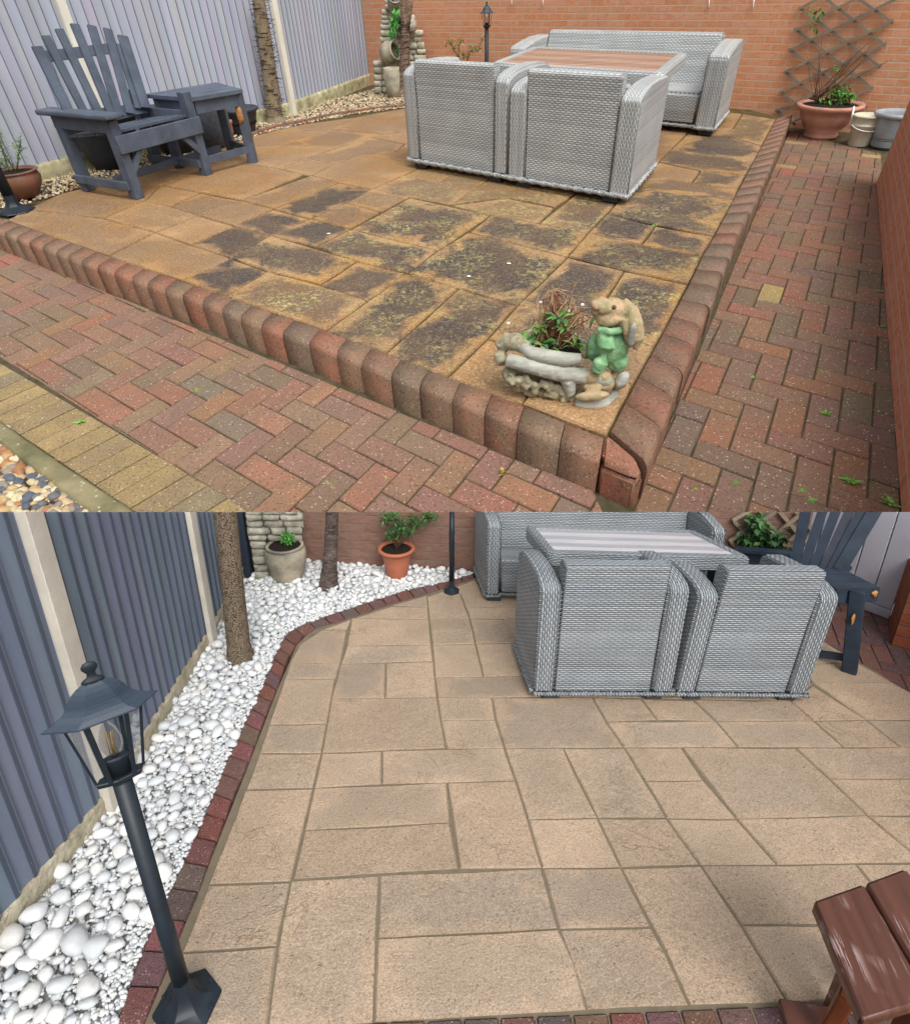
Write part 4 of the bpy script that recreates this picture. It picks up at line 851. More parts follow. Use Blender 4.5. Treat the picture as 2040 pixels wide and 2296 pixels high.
def LR(y): 
    l=225 if y>510 else (290 if y>60 else 320); l+= rr.uniform(-8,12); r=345 if y>760 else 470
    r2=690-(520-y)*.18 if y>520 else (680 if y>400 else (650 if y>240 else (600 if y>120 else 480))); return l,max(r,r2)+rr.uniform(-12,12)
while yy>10:
    h_=rr.uniform(38,62); l,r=LR(yy-h_/2); m=[l]; 
    while m[-1]<r-70: m.append(m[-1]+rr.uniform(60,120))
    m[-1]=max(m[-1],r) if r-m[-1]<40 else m[-1]; m.append(r) if m[-1]<r-10 else None
    rows.append((yy-h_,yy,m)); yy-=h_
stonefeature(PA,o,z3,rows,'stack of pale rough stones holding tilted urns in the corner of the upper garden',3)
def urn(P,base,Z,cx,cy,r,axis,label,seed,col=(1,1,1),open_r=.8,length=1.7,kk=None,plant=None,name='stone_urn',mat=None,dv=0):
    # a fat pot whose mouth points along 'axis'
    c=upv(P,base,*Z(cx,cy),dv); k=kpx(P,c)*kk; R_=r*k; ax=Vector(axis).normalized(); a=ax.cross(Vector((0.2,.3,.9))).normalized(); b=ax.cross(a)
    t=thing(name,P,c,label,'plant pot'); mb=MB((c,a,b,ax))
    L=R_*length; mb.lathe([(R_*.45,-L*.55),(R_*.7,-L*.5),(R_*.95,-L*.2),(R_,0),(R_*.93,L*.25),(R_*open_r,L*.38),(R_*(open_r+.07),L*.42),(R_*(open_r+.07),L*.48),(R_*(open_r-.08),L*.48),(R_*(open_r-.12),L*.3)],(0,0,0),28,c=col,wob=.015); mb.build('pot_body',mat or m_urn,t)
    mb=MB((c,a,b,ax)); mb.lathe([(R_*(open_r-.1),L*.3),(.001,L*.3)],(0,0,0),20); mb.build('dark_inside',m_soil,t)
    return t
PXs=1/3.948
urn(PA,o,z3,375,460,88,(.75,-.55,.25),'tilted weathered urn lying on its side between the white post and forked trunk',1,kk=PXs,dv=-.03)
urn(PA,o,z3,520,225,82,(-.7,-.6,-.1),'dark-mouthed urn partly hidden behind the forked trunk, under the fern',2,kk=PXs,dv=-.02,col=(.85,.85,.88))
urn(PA,o,z3,410,10,62,(.1,-.6,.5),'topmost urn cut off by the top edge above the fern',3,kk=PXs,dv=-.02,col=(.7,.7,.74))
ob=z0(gA(883,217)); k=kpx(PA,ob); h=q_height(PA,ob,150)
pot(PA,'stone_pot',ob,[(k*13,0),(k*17,h*.3),(k*19,h*.8),(k*17,h*.9),(k*18,h),(k*14,h),(k*13,h*.85)],m_urn,'tall pale stone pot with a mossy rim at the foot of the stone stack',soil=(k*14,h*.88))
fn=thing('fern',PA,upv(PA,o,*z3(400,200),-.06),'bright green fern hanging down the stone stack beside the forked trunk','plant'); mb=MB(); rr=random.Random(6)
for q in range(420):
    u=rr.random(); x=lerp((440,70,0),(385,300,0),u); p=upv(PA,o,*z3(x[0]+rr.gauss(0,24)*(1-u*.4),x[1]+rr.gauss(0,12)),-.06+rr.uniform(-.02,.02)); mb.leaf(p,(rr.uniform(-.7,.5),rr.uniform(-.6,.1),-.8),.028,.011,rr.choice([srgb(110,190,90),srgb(84,160,70),srgb(130,206,120),srgb(60,120,50)]))
mb.build('fronds',m_leaf,fn)
iv=thing('ivy',PA,upv(PA,o,*z3(435,450),-.08),'small green plant inside the tilted urn','plant'); mb=MB()
for q in range(70): p=upv(PA,o,*z3(437+rr.gauss(0,10),450+rr.gauss(0,26)),-.085+rr.uniform(-.01,.01)); mb.leaf(p,(rr.uniform(-1,1),-.5,rr.uniform(-.5,.8)),.016,.009,rr.choice([srgb(90,150,70),srgb(60,110,50)]))
mb.build('leaves',m_leaf,iv)
# ---------------------------------------------------------------- leafy shrub by the wall
def twig_shrub(P,base,Z,stems,cl,label,name,ls,cols,seed,n=40,r=14,group=None,mat=None,thick=2.2):
    rr=random.Random(seed); t=thing(name,P,base,label,'plant',group); mb=MB(); k=kpx(P,base)
    for s_ in stems:
        pts=[base]+[upv(P,base,*Z(x,y),rr.uniform(-.02,.02)) for x,y in s_]; mb.tube(pts,[k*thick*(1-.6*i/len(pts)) for i in range(len(pts))],6,c=srgb(110,84,64))
    mb.build('stems',m_leaf,t); ml=MB()
    for x,y,rad,nn in cl:
        for q in range(nn):
            p=upv(P,base,*Z(x+rr.gauss(0,rad*.55),y+rr.gauss(0,rad*.5)),rr.gauss(0,.02)); ml.leaf(p,(rr.uniform(-1,1),rr.uniform(-1,.4),rr.uniform(-.7,.7)),ls*rr.uniform(.7,1.3),ls*rr.uniform(.4,.6),tuple(c*rr.uniform(.8,1.2) for c in rr.choice(cols)))
    ml.build('leaves',m_leaf,t); return t
GR=[srgb(118,132,62),srgb(138,146,76),srgb(92,112,52),srgb(150,130,84)]
bs=z0(gA(1040,212)); k=kpx(PA,bs)
pot(PA,'clay_pot',bs,[(k*11,0),(k*16,.09),(k*18,.12),(k*16,.12),(k*15,.1)],m_terra,'clay pot hidden behind the left pale armchair',soil=(k*15,.1))
twig_shrub(PA,bs+Vector((0,0,.1)),z3,[[(970,500),(940,430),(905,365)],[(975,480),(985,400),(1000,350)],[(1060,520),(1080,460),(1150,420),(1200,335)],[(1060,500),(1010,480)]],[(900,365,36,60),(1000,360,30,46),(945,415,28,36),(1005,485,40,70),(1100,420,34,56),(1155,425,38,60),(1200,335,28,40),(1070,470,26,30)],'sparse olive-green shrub growing against the orange wall behind the left armchair','shrub',.022,GR,9,thick=1.3)
# ---------------------------------------------------------------- hanging cable ends
m_white=plain('white_cable',srgb(238,238,234),.5,.05)
wl=lambda x,y,d=.01: q_plane(PA,x,y,WA0+nA*d,nA)
for i,(x0,y0,x1,y1,lb) in enumerate([(1147,-8,1147.5,13,'leftmost of four white cable ends hanging down the orange wall'),(1217.5,-8,1218,15,'second white cable end from the left on the orange wall'),(1591,-8,1588.5,19,'white cable end on the wall above the right arm of the sofa'),(1691,-8,1688,21,'rightmost white cable end on the wall, left of the trellis')]):
    p=wl(x1,y1);q=wl(x0,y0); t=thing('hanging_cable',PA,q,lb,'cable','white cable ends on the orange wall'); mb=MB(); mb.tube([q,lerp(p,q,.4)+nA*.004,p],.0035,8); mb.build('cable',m_white,t)
# ---------------------------------------------------------------- trellis
m_oldwood=plain('silvered_wood',srgb(150,134,112),.9,.35,6,.5,80,.004,c2=srgb(110,104,96),stretch=(1,1,1))
t=thing('trellis',PA,wl(*S('c3',1400,600)),'weathered grey diamond trellis fixed to the orange wall above the clay planter','trellis')
W3=lambda x,y,d: wl(*S('c3',x,y),d)
for x0,y0,x1,y1 in [(1150,50,1300,-25),(1130,180,1500,-15),(1095,300,1745,-15),(1065,430,1712,122),(1040,547,1668,262),(1015,660,1638,388),(1130,720,1592,520)]:
    mb=MB(); mb.bar(W3(x0-8,y0+4,.03),W3(x1+8,y1-4,.03),.0155,.008,nA); mb.build('slat',m_oldwood,t)
for x0,y0,x1,y1 in [(1510,-10,1712,135),(1300,-20,1670,270),(1148,40,1640,400),(1122,165,1595,528),(1090,290,1560,645),(1065,425,1380,680),(1038,540,1180,655),(1012,655,1130,745)]:
    mb=MB(); mb.bar(W3(x0,y0,.02),W3(x1,y1,.02),.0155,.008,nA); mb.build('slat',m_oldwood,t)
# ---------------------------------------------------------------- pots in the corner (lower level)
def lowbase(x,y): return gA(x,y,-HK)
o=lowbase(1838,306); k=kpx(PA,o); ht=q_height(PA,o,231)+HK; kt=kpx(PA,o+Vector((0,0,ht)))
m_pink=plain('pink_terracotta',srgb(196,142,122),.8,.3,6,.3,60,.005,c2=srgb(160,116,100))
pot(PA,'clay_planter',o,[(k*33,0),(k*35,ht*.10),(k*32,ht*.14),(k*44,ht*.38),(k*55,ht*.66),(k*55,ht*.74),(k*57,ht*.76),(k*57,ht*.80),(kt*64,ht*.84),(kt*70,ht*.93),(kt*69,ht),(kt*60,ht),(kt*57,ht*.92)],m_pink,'large pinkish terracotta planter with a wide rim below the trellis',soil=(kt*58,ht*.95))
ob=o+Vector((0,0,ht*.95)); c3=lambda x,y:S('c3',x,y); rr=random.Random(12)
stems=[]
for q in range(26):
    x0=1250+rr.gauss(0,22); tx=rr.choice([1150,1180,1220,1260,1300,1360,1440,1520,1560,1640,1690])+rr.gauss(0,25); ty=rr.choice([100,200,250,330,380,300])+rr.gauss(0,30); 
    if tx>1560: ty=rr.uniform(150,380)
    stems.append([(x0,590),(lerp((x0,0,0),(tx,0,0),.35)[0],(590+ty)/2+60),(lerp((x0,0,0),(tx,0,0),.7)[0],(590*.3+ty*.7)),(tx,ty)])
t=twig_shrub(PA,ob,c3,stems,[(1390,580,50,110),(1330,590,40,70),(1440,570,45,110),(1380,540,30,50),(1240,75,45,22),(1270,80,30,10),(1240,155,30,10),(1380,400,20,8)],'bare reddish rose stems with green leaves at the base in the terracotta planter','rose_bush',.03,[srgb(84,140,52),srgb(104,160,60),srgb(60,110,40)],13,thick=.9)
o=lowbase(1923,325); k=kpx(PA,o); ht=q_height(PA,o,256)+HK
m_bucket=plain('white_bucket_plastic',srgb(222,218,202),.45,.12,8,.1,c2=srgb(186,180,156))
t=pot(PA,'bucket',o,[(k*20,0),(k*21,.005),(k*26,ht*.66),(k*28,ht*.67),(k*28,ht*.71),(k*25,ht*.72),(k*25.5,ht*.76),(k*28,ht*.93),(k*30,ht*.94),(k*30,ht),(k*28,ht),(k*27,ht*.9),(.001,ht*.86)],m_bucket,'two nested white plastic buckets between the terracotta planter and the grey pot','bucket')
mb=MB(); mb.tube([o+Vector((-k*31*math.cos(a),-k*31*math.sin(a)*.9,ht*.70-ht*.17*math.sin(a))) for a in [math.pi*j/14*1.0 for j in range(15)]],k*1.1,6); mb.build('wire_handle',m_white,t)
mb=MB(); mb.tube([o+Vector((-k*20,k*20,ht*.5)),o+Vector((-k*22,k*30,ht*1.2))],k*2,6); mb.build('stick',m_white,t)
o=lowbase(1985,330); k=kpx(PA,o); ht=q_height(PA,o,250)+HK
m_gpot=plain('grey_ribbed_pot',srgb(160,164,168),.6,.2,10,.4,40,.006,c2=srgb(128,134,140))
pot(PA,'grey_pot',o,[(k*29,0),(k*31,.01)]+[(k*(31+10*u)+k*(.5 if i%2 else 0),ht*(.04+.82*u)) for i,u in enumerate([j/24 for j in range(25)])]+[(k*45,ht*.88),(k*47,ht*.94),(k*46,ht),(k*42,ht),(k*40,ht*.9),(k*34,ht*.25),(.001,ht*.24)],m_gpot,'round ribbed grey plastic pot behind the low brick wall')
# ---------------------------------------------------------------- low brick wall at the right
m_brickA2=brick_mat('red_brick',srgb(200,130,102),srgb(190,122,96),srgb(188,156,130),.1195,.0425,.0035,dark=srgb(158,84,56))
l0=gA(1964,410,-HK);l1=gA(2019,1148,-HK); zt_=q_height(PA,l0,196)
dw=(l1-l0).normalized(); nw=Vector((dw.y,-dw.x,0)); nw=nw if nw.x<0 else -nw
mb=MB((l0,dw,-nw,Vector((0,0,1)))); mb.box((0,0,0),((l1-l0).length*1.6,.12,zt_+HK)); o_=mb.build('low_brick_wall',m_brickA2,P=PA,o=l0,bevel=.004); own(o_,'low red brick wall end at the right edge beside the herringbone path','wall')
# ---------------------------------------------------------------- rabbit planter
TEXN=bpy.data.textures.new('rough_stone','CLOUDS'); TEXN.noise_scale=.012; TEXN.noise_depth=3
def remesh(ob,vs,sm=True):
    m=ob.modifiers.new('r','REMESH'); m.mode='VOXEL'; m.voxel_size=vs; m.use_smooth_shade=sm
    s_=ob.modifiers.new('s','SMOOTH'); s_.factor=.5; s_.iterations=2; d_=ob.modifiers.new('d','DISPLACE'); d_.texture=TEXN; d_.strength=vs*1.5; d_.mid_level=.5; d_.texture_coords='LOCAL'
zr=lambda x,y:(1090+x/5.044,560+y/5.044)
sb=z0(gA(1228,893)); kr=kpx(PA,sb)/5.044
def st(x,y,dv=0): return upv(PA,sb,*zr(x,y),dv)
nS=Vector((sb.x-PA.eye.x,sb.y-PA.eye.y,0)).normalized(); sS=Vector((nS.y,-nS.x,0))
rotS=Matrix((sS,nS,Vector((0,0,1)))).transposed()
# camera looks down steeply here: heights on the upright plane are stretched, so sizes use both
def vb(mb,x,y,rx,ry,rz=None,dv=0,ang=0,lump=.06,c=(1,1,1),sub=3): 
    rm=rotS@Matrix.Rotation(math.radians(ang),3,'Y'); kz=(st(x,y-10)-st(x,y)).length/10; mb.blob(st(x,y,dv),(rx*kr,(rz or rx)*kr,ry*kz),sub,c,rm,lump,int(x+y))
t=thing('rabbit_planter',PA,sb,'weathered stone rabbit in a green jacket beside a log trough of dry plants','garden statue')
m_st=plain('mossy_cast_stone',srgb(176,168,142),.9,.4,40,.9,110,.006,c2=srgb(118,116,92),speck=(srgb(206,200,180),90,.22))
m_st2=plain('silver_grey_stone',srgb(186,186,176),.85,.35,14,.9,90,.006,c2=srgb(122,122,110),stretch=(.6,.6,3))
m_fur=plain('brown_stone_fur',srgb(182,152,122),.92,.35,38,1.0,90,.01,c2=srgb(142,140,104),speck=(srgb(208,196,168),120,.2))
m_jack=plain('worn_green_paint',srgb(146,186,142),.92,.3,40,1.0,90,.01,c2=srgb(104,150,104),speck=(srgb(70,96,60),130,.22))
mb=MB()
for x,y,r in ((270,1400,95),(380,1500,100),(520,1560,105),(640,1590,95),(800,1600,105),(930,1640,90),(1060,1660,85),(1200,1690,80),(1330,1690,75)): vb(mb,x,y,r,r*.8,r*1.3,dv=.02,lump=.2)
for x in range(330,1060,120): vb(mb,x,1330+(x-330)*.12,110,90,120,dv=.045,lump=.15)
rr=random.Random(3)
for q in range(70): x=rr.uniform(230,980); y=1440+(x-230)*.28+rr.uniform(-60,80); r=rr.uniform(20,40); vb(mb,x,y,r,r,r,dv=-.015+rr.uniform(-.006,.004),sub=2)
o_=mb.build('rocky_base',m_st,t); remesh(o_,.0035)
mb=MB(); mb.tube([st(230,1240,-.012),st(500,1310,-.018),st(800,1390,-.02),st(1110,1430,-.015),st(1390,1480,-.0)],[kr*75,kr*85,kr*88,kr*85,kr*70],18); mb.tube([st(930,1470,-.02),st(950,1640,-.02)],[kr*80,kr*60],12)
mb.tube([st(1010,1720,-.03),st(1150,1760,-.03),st(1330,1740,-.02),st(1450,1640,0),st(1470,1560,.01)],[kr*50,kr*58,kr*60,kr*55,kr*40],12)
vb(mb,1530,1480,70,100,80,.0,20)
o_=mb.build('log',m_st2,t); remesh(o_,.0035)
mb=MB(); 
mb.tube([st(470,1120,.0),st(350,1040,.02),(st(240,1040,.03)),st(160,1100,.03),st(150,1190,.02),st(190,1290,.0)],[kr*70,kr*95,kr*95,kr*85,kr*75,kr*60],16)
mb.tube([st(460,960,.10),st(600,900,.15),st(800,920,.17),st(1000,980,.14),st(1120,1080,.07),st(1130,1200,.02)],kr*48,12)
o_=mb.build('basket_rim',m_st,t); remesh(o_,.004)
mb=MB(); mb.tube([st(400,1090,0),st(520,1170,-.01),st(700,1210,-.012),st(900,1240,-.012),st(1060,1230,-.005)],[kr*50,kr*72,kr*78,kr*76,kr*55],16); o_=mb.build('front_rim',m_st2,t)
mb=MB(); pc=[st(430,1110,.01),st(560,1180,.0),st(800,1225,.0),st(1060,1210,.01),st(1110,1090,.07),st(960,990,.13),(st(700,930,.15)),st(480,980,.09)]
zc=sum(p.z for p in pc[:4])/4; mb.face(mb.add([(p.x,p.y,zc) for p in pc])); mb.build('soil',m_soil,t)
# rabbit body: one continuous surface
mb=MB(); vb(mb,1450,670,140,120,130,.03,10); vb(mb,1330,640,125,92,105,.02,18); vb(mb,1240,620,60,55,60,.01,10); vb(mb,1400,760,150,100,125,.02,-10); vb(mb,1260,690,70,55,70,.02)
vb(mb,1400,880,110,90,90,.03); vb(mb,1420,1100,150,230,120,.03); vb(mb,1300,1430,110,70,90,.0); vb(mb,1180,1440,90,75,70,-.02); vb(mb,1200,1545,110,60,80,-.02,5); vb(mb,1350,1530,110,60,80,.0,-20); vb(mb,1440,1440,60,110,70,.02,15)
vb(mb,1200,1650,185,48,60,-.045,-8); 
mb.tube([st(1540,580,.03),st(1640,690,.02),st(1690,850,.0),st(1705,1000,-.01),st(1690,1120,-.01)],[kr*45,kr*72,kr*80,kr*70,kr*30],12)
mb.tube([st(1560,780,.0),st(1570,900,-.005),st(1590,1050,-.0)],[kr*30,kr*34,kr*22],10)
o_=mb.build('rabbit_body',m_fur,t); remesh(o_,.0025)
mb=MB(); mb.blob(st(1650,970,-.035),(kr*40,kr*16,kr*130),2,rotm=rotS,lump=.2); mb.build('inner_ear',m_st2,t)
mb=MB(); mb.blob(st(1445,650,-.018),(kr*24,kr*20,kr*26),2,rotm=rotS,lump=0); mb.build('eye',plain('eye_stone',srgb(110,92,72),.4,.2),t)
mb=MB(); vb(mb,1430,1100,175,215,140,.02,5); vb(mb,1480,1250,120,120,130,.02); mb.tube([st(1340,960,0),st(1360,1120,-.025),st(1300,1260,-.03),st(1250,1370,-.03)],[kr*90,kr*88,kr*80,kr*74],14); vb(mb,1230,1100,90,160,80,.02,0)
mb.tube([st(1270,900,0),st(1390,930,-.02),st(1520,910,0)],kr*38,10); mb.tube([st(1170,880,.03),st(1195,810,.02),st(1235,760,.01)],kr*14,8)
o_=mb.build('green_jacket',m_jack,t); remesh(o_,.0025)
# plants in the trough
dp=thing('dry_plant',PA,(st(760,1080,.06)),'tangle of dry straw stalks with a few green leaves growing in the log trough','plant'); ms=MB();ml=MB(); rr=random.Random(17)
DC=[srgb(196,160,120),srgb(150,96,70),srgb(176,132,92),srgb(120,78,60),srgb(208,180,146)]
for q in range(230):
    x0=760+rr.gauss(0,110); y0=1100+rr.gauss(0,40); tx,ty,sp=rr.choice([(740,320,110),(840,640,150),(950,620,160),(640,700,120),(1080,640,80),(880,420,150),(760,240,70),(960,820,150),(700,850,130)]); tx+=rr.gauss(0,sp*.6); ty+=rr.gauss(0,sp*.5)
    if q%12: ty=ty*.65+.35*850
    p0=st(x0,y0,.05);p3=st(tx,ty,.06+rr.gauss(0,.02)); pts=[p0]
    for u in (.3,.55,.8): pts.append(lerp(p0,p3,u)+Vector((rr.gauss(0,.012),rr.gauss(0,.012),rr.gauss(0,.01))))
    pts.append(p3); 
    if rr.random()<.4: pts.append(p3+Vector((rr.gauss(0,.03),rr.gauss(0,.02),-rr.uniform(0,.04))))
    ms.tube(pts,[kr*rr.uniform(3,5)]*(len(pts)-1)+[kr*1.5],4,c=rr.choice(DC))
ms.build('dry_stalks',m_leaf,dp)
for (x,y,n,l) in ((430,1060,14,.055),(620,1060,9,.06),(585,890,16,.035),(700,1110,7,.045),(830,780,14,.05),(1000,1080,14,.04),(880,880,14,.04),(560,1090,8,.045)):
    for q in range(n): a=rr.uniform(0,6.28); ml.leaf(st(x+rr.gauss(0,12),y,.03),(math.cos(a),math.sin(a)*.8-.3,rr.uniform(.2,1)),l*rr.uniform(.7,1.1),l*.26,rr.choice([srgb(96,150,66),srgb(120,170,84),srgb(140,150,90),srgb(90,140,90)]),.25)
for x,y in ((610,590),(1085,620),(930,690),(250,830)): ml.blob(st(x,y,.05),(kr*22,kr*22,kr*20),1,srgb(225,215,205),None,.3,3)
ml.build('leaves',m_leaf,dp)
# ---------------------------------------------------------------- weeds, moss and scraps
WG=[srgb(110,164,60),srgb(90,140,52),srgb(130,176,80)]
def weed(P,px,w,n,l,label,cols=WG,group='small weeds in the paving joints',seed=0,name='weed',flat=.5):
    rr=random.Random(seed+int(px[0])); o=P.g(px[0],px[1],w); t=thing(name,P,o,label,'weed',group); mb=MB()
    for q in range(n): a=rr.uniform(0,6.28); mb.leaf(o+Vector((rr.gauss(0,l*.15),rr.gauss(0,l*.15),.001)),(math.cos(a),math.sin(a),rr.uniform(.1,flat)),l*rr.uniform(.6,1.1),l*.3,rr.choice(cols),.1)
    mb.build('leaves',m_leaf,t)
for px,n,l,lb in [((180,948),16,.02,'star-shaped green weed on the buff blocks near the pebble corner'),((1907,1079),22,.024,'green weed beside the lowest buff block of the side path'),((1995,1128),18,.024,'dull weed against the low brick wall near the bottom corner'),((1853,928),14,.018,'small grey-green weed in the middle of the side path'),((1691,847),12,.014,'tiny weed just under the long buff block on the side path'),((1973,655),14,.016,'bright weed against the low wall beside the buff paver'),((1978,733),10,.014,'pale weed sprig at the low wall, halfway down the path'),((1257,577+574*0+60*0+0),0,.01,'')]:
    if n: weed(PA,px,-HK,n,l,lb)
for px,n,l,lb in [((1448,420),9,.018,'tiny weed on the slabs right of the front armchair'),((1467,507),7,.016,'weed sprig in the joint between stained slabs near the side kerb')]: weed(PA,px,0,n,l,lb)
mb=MB(); rr=random.Random(31); MG=[srgb(128,130,50),srgb(100,110,44),srgb(150,150,60)]
for (c_,x,y,w,sx,n) in [('c4',755,425,-HK,18,30),('c4',545,772,-HK,10,14),('c4',600,360,-HK,12,16),('c4',470,300,-HK,12,16),('c4',1180,800,-HK,14,16),('c4',1080,560,-HK,12,16),('c4',220,190,-HK,10,12),('c4',310,238,-HK,10,10),('c4',1470,930,-HK,16,16),('c4',1430,1080,-HK,12,12),('c5',160,1365,-HK,14,16),('c5',490,1335,-HK,8,8),('c5',660,110,0,8,8),('c5',270,5,0,10,10),('c2',190,1085,0,8,10),('c2',275,1215,0,8,10),('c2',1160,1065,0,6,5),('c3',1240,1430,-HK,8,10),('c3',1420,1205,-HK,10,9),('c6',530,1390,-HK,8,12),('c6',770,1355,-HK,8,12),('c6',1285,690,-HK,7,16),('c6',975,420,-HK,6,10),('c6',1230,1460,-HK,14,50),('c6',1170,1400,-HK,14,40),('c6',1010,1290,-HK,7,14)]:
    for q in range(n): 
        px=S(c_,x+rr.gauss(0,sx),y+rr.gauss(0,sx*.5)); p=gA(*px,w); r=rr.uniform(.002,.0045); mb.blob(p+Vector((0,0,-.001)),(r,r,r*.5),1,rr.choice(MG if not(c_=='c6') else [srgb(90,140,50),srgb(110,160,60)]),None,.3,q)
mb.norecalc=True; o_=mb.build('moss',m_leaf,P=PA,kind='stuff'); own(o_,'small tufts of yellow-green moss in the joints of the upper paving','moss')
for i,((x,y),w,lb) in enumerate([((1141,591),0,'white petal on the dark slab, right one of two'),((1051,620),0,'white petal on the dark slab, left one of two'),((737,461+63),0,'white petal on the stained slab left of centre')]):
    o=gA(x,y,w); t=thing('petal',PA,o,lb,'petal','fallen white petals'); mb=MB(); mb.blob(o+Vector((0,0,.002)),(.009,.006,.0015),2,lump=.3); mb.build('petal_blade',m_white,t)
o=gA(*S('c5',1190,1300),-HK); t=thing('dead_leaf',PA,o,'curled yellowish leaf on the herringbone paving in front of the kerb','leaf'); mb=MB()
for q in range(12): mb.leaf(o+Vector((rr.gauss(0,.004),rr.gauss(0,.004),.002)),(rr.uniform(-1,1),rr.uniform(-1,1),rr.uniform(.2,1)),.014,.008,rr.choice([srgb(190,176,110),srgb(150,130,70)]))
mb.build('leaf_blade',m_leaf,t)
# ================================================================ LOWER PLOT (B)
gB=PB.g
def sB(c,x,y,w=0): return gB(*S(c,x,y),w)
def flat(p,w=0): return Vector((p.x,p.y,w))
m_slabB=slab_mat('clean_buff_slab',srgb(194,168,142),srgb(180,158,134),srgb(136,130,120),srgb(180,160,120),170)
m_mortB=plain('grey_mortar',srgb(124,113,94),.95,.15,20,.4,90)
B_=lambda pts,br=1,al=0: (pts,br,al,0)
rb=random.Random(77)
SB=[[(957,1337),(1003,1322),(1032,1331),(1053,1387),(962,1388)],[(1003,1322),(1064,1300),(1100,1345),(1160,1362),(1045,1362),(1032,1331)],[(1045,1362),(1160,1362),(1158,1387),(1053,1387)],
[(1053,1387),(1158,1388),(1160,1442),(1066,1443)],[(1066,1443),(1160,1442),(1190,1515),(1084,1517)],[(975,1519),(1084,1517),(1190,1515),(1220,1562),(1103,1564),(980,1564)],
[(962,1388),(1053,1387),(1060,1413),(965,1414)],[(965,1414),(1060,1413),(1066,1444),(969,1446)],[(969,1446),(1066,1444),(1084,1517),(975,1519)],
[(980,1564),(1103,1564),(1111,1615),(988,1616)],[(988,1616),(1111,1615),(1131,1678),(1000,1679)],[(1103,1564),(1328,1563),(1360,1620),(1399,1676),(1262,1677),(1131,1678),(1111,1615)],
[(878,1358),(957,1335),(960,1361)],[(795,1386),(878,1359),(960,1361),(962,1388)],[(788,1386),(962,1388),(967,1446),(777,1448)],[(777,1448),(967,1446),(972,1482),(763,1489)],
[(763,1489),(865,1486),(863,1565),(742,1566)],[(865,1486),(972,1482),(980,1564),(863,1565)],[(742,1566),(980,1564),(1000,1677),(721,1689)],
[(722,1412),(788,1388),(778,1414)],[(650,1486),(672,1444),(722,1412),(778,1414),(763,1488)],[(638,1522),(650,1486),(763,1488),(752,1523)],[(602,1625),(638,1522),(752,1523),(733,1623)],[(580,1689),(602,1625),(733,1623),(721,1689)],
[(550,1771),(580,1689),(721,1689),(703,1767)],[(466,1984),(550,1771),(703,1767),(652,1977)],[(406,2137),(466,1984),(652,1977),(621,2122)],[(335,2310),(406,2137),(621,2122),(598,2310)],
[(721,1689),(856,1684),(856,1758),(703,1767)],[(856,1684),(1000,1679),(1131,1678),(1156,1750),(1002,1755),(856,1758)],[(703,1767),(1002,1755),(1009,1844),(681,1862)],[(681,1862),(1009,1844),(1030,1948),(655,1972)],
[(1002,1755),(1156,1750),(1184,1838),(1215,1946),(1030,1948)],[(652,1972),(850,1961),(845,2105),(838,2300),(598,2310),(621,2122)],[(850,1961),(1215,1946),(1253,2083),(845,2105)],[(845,2105),(1253,2083),(1287,2153),(1316,2266),(838,2293)],
[(1131,1678),(1262,1677),(1283,1722),(1339,1834),(1184,1838)],[(1184,1838),(1339,1834),(1392,1945),(1215,1947)],[(1215,1947),(1392,1945),(1460,2078),(1253,2083)],[(1253,2083),(1460,2078),(1498,2145),(1547,2256),(1316,2266)],
[(1262,1677),(1399,1676),(1472,1793),(1495,1834),(1339,1834)],[(1339,1834),(1495,1834),(1570,1939),(1392,1945)],[(1392,1945),(1570,1939),(1663,2074),(1768,2250),(1547,2256),(1498,2145)],
[(1399,1676),(1528,1676),(1577,1750),(1446,1752)],[(1446,1752),(1577,1750),(1652,1837),(1495,1835)],[(1528,1676),(1783,1678),(1858,1746),(1944,1829),(1652,1837)],[(1783,1678),(2080,1676),(2080,1747),(1858,1746)],[(1858,1746),(2080,1747),(2080,1829),(1944,1829)],
[(1495,1836),(1652,1837),(1742,1939),(1570,1940)],[(1652,1837),(1944,1829),(2070,1934),(1742,1939)],[(1944,1829),(2110,1830),(2110,1934),(2070,1934)],[(1570,1940),(1918,1936),(2030,2073),(1663,2074)],[(1918,1936),(2140,1934),(2140,2073),(2030,2073)],
[(1663,2074),(1930,2073),(2060,2240),(1768,2250)],[(1930,2073),(2160,2073),(2160,2240),(2060,2240)],
[(1360,1619),(1605,1617),(1654,1675),(1399,1676)],[(1605,1617),(1824,1616),(1892,1676),(1654,1675)],[(1824,1616),(1942,1614),(2020,1676),(1892,1676)],[(1942,1614),(2070,1616),(2090,1676),(2020,1676)],
[(1328,1563),(1438,1567),(1474,1614),(1360,1619)],[(1438,1567),(1555,1570),(1605,1617),(1474,1614)],[(1555,1570),(1772,1572),(1824,1616),(1605,1617)],[(1772,1572),(1821,1537),(1942,1614),(1824,1616)],
[(1821,1530),(2000,1530),(2060,1564),(2080,1614),(1942,1614)],[(1821,1530),(1790,1490),(1921,1485),(2000,1530)],
[(1066,1300),(1400,1300),(1400,1440),(1160,1440),(1100,1345)],[(1400,1300),(1700,1330),(1800,1440),(1400,1440)],[(1160,1440),(1400,1440),(1440,1565),(1220,1562)],[(1400,1440),(1790,1440),(1790,1490),(1821,1535),(1772,1572),(1440,1565)],[(1700,1345),(1921,1485),(1790,1490),(1790,1440)]]
lay_slabs(PB,'garden_paving',[(p,rb.uniform(.93,1.06),rb.choice([0,.12,.25,.35,.5]),0) for p in SB],m_slabB,.0021,.03,seed=5,uneven=.0025)
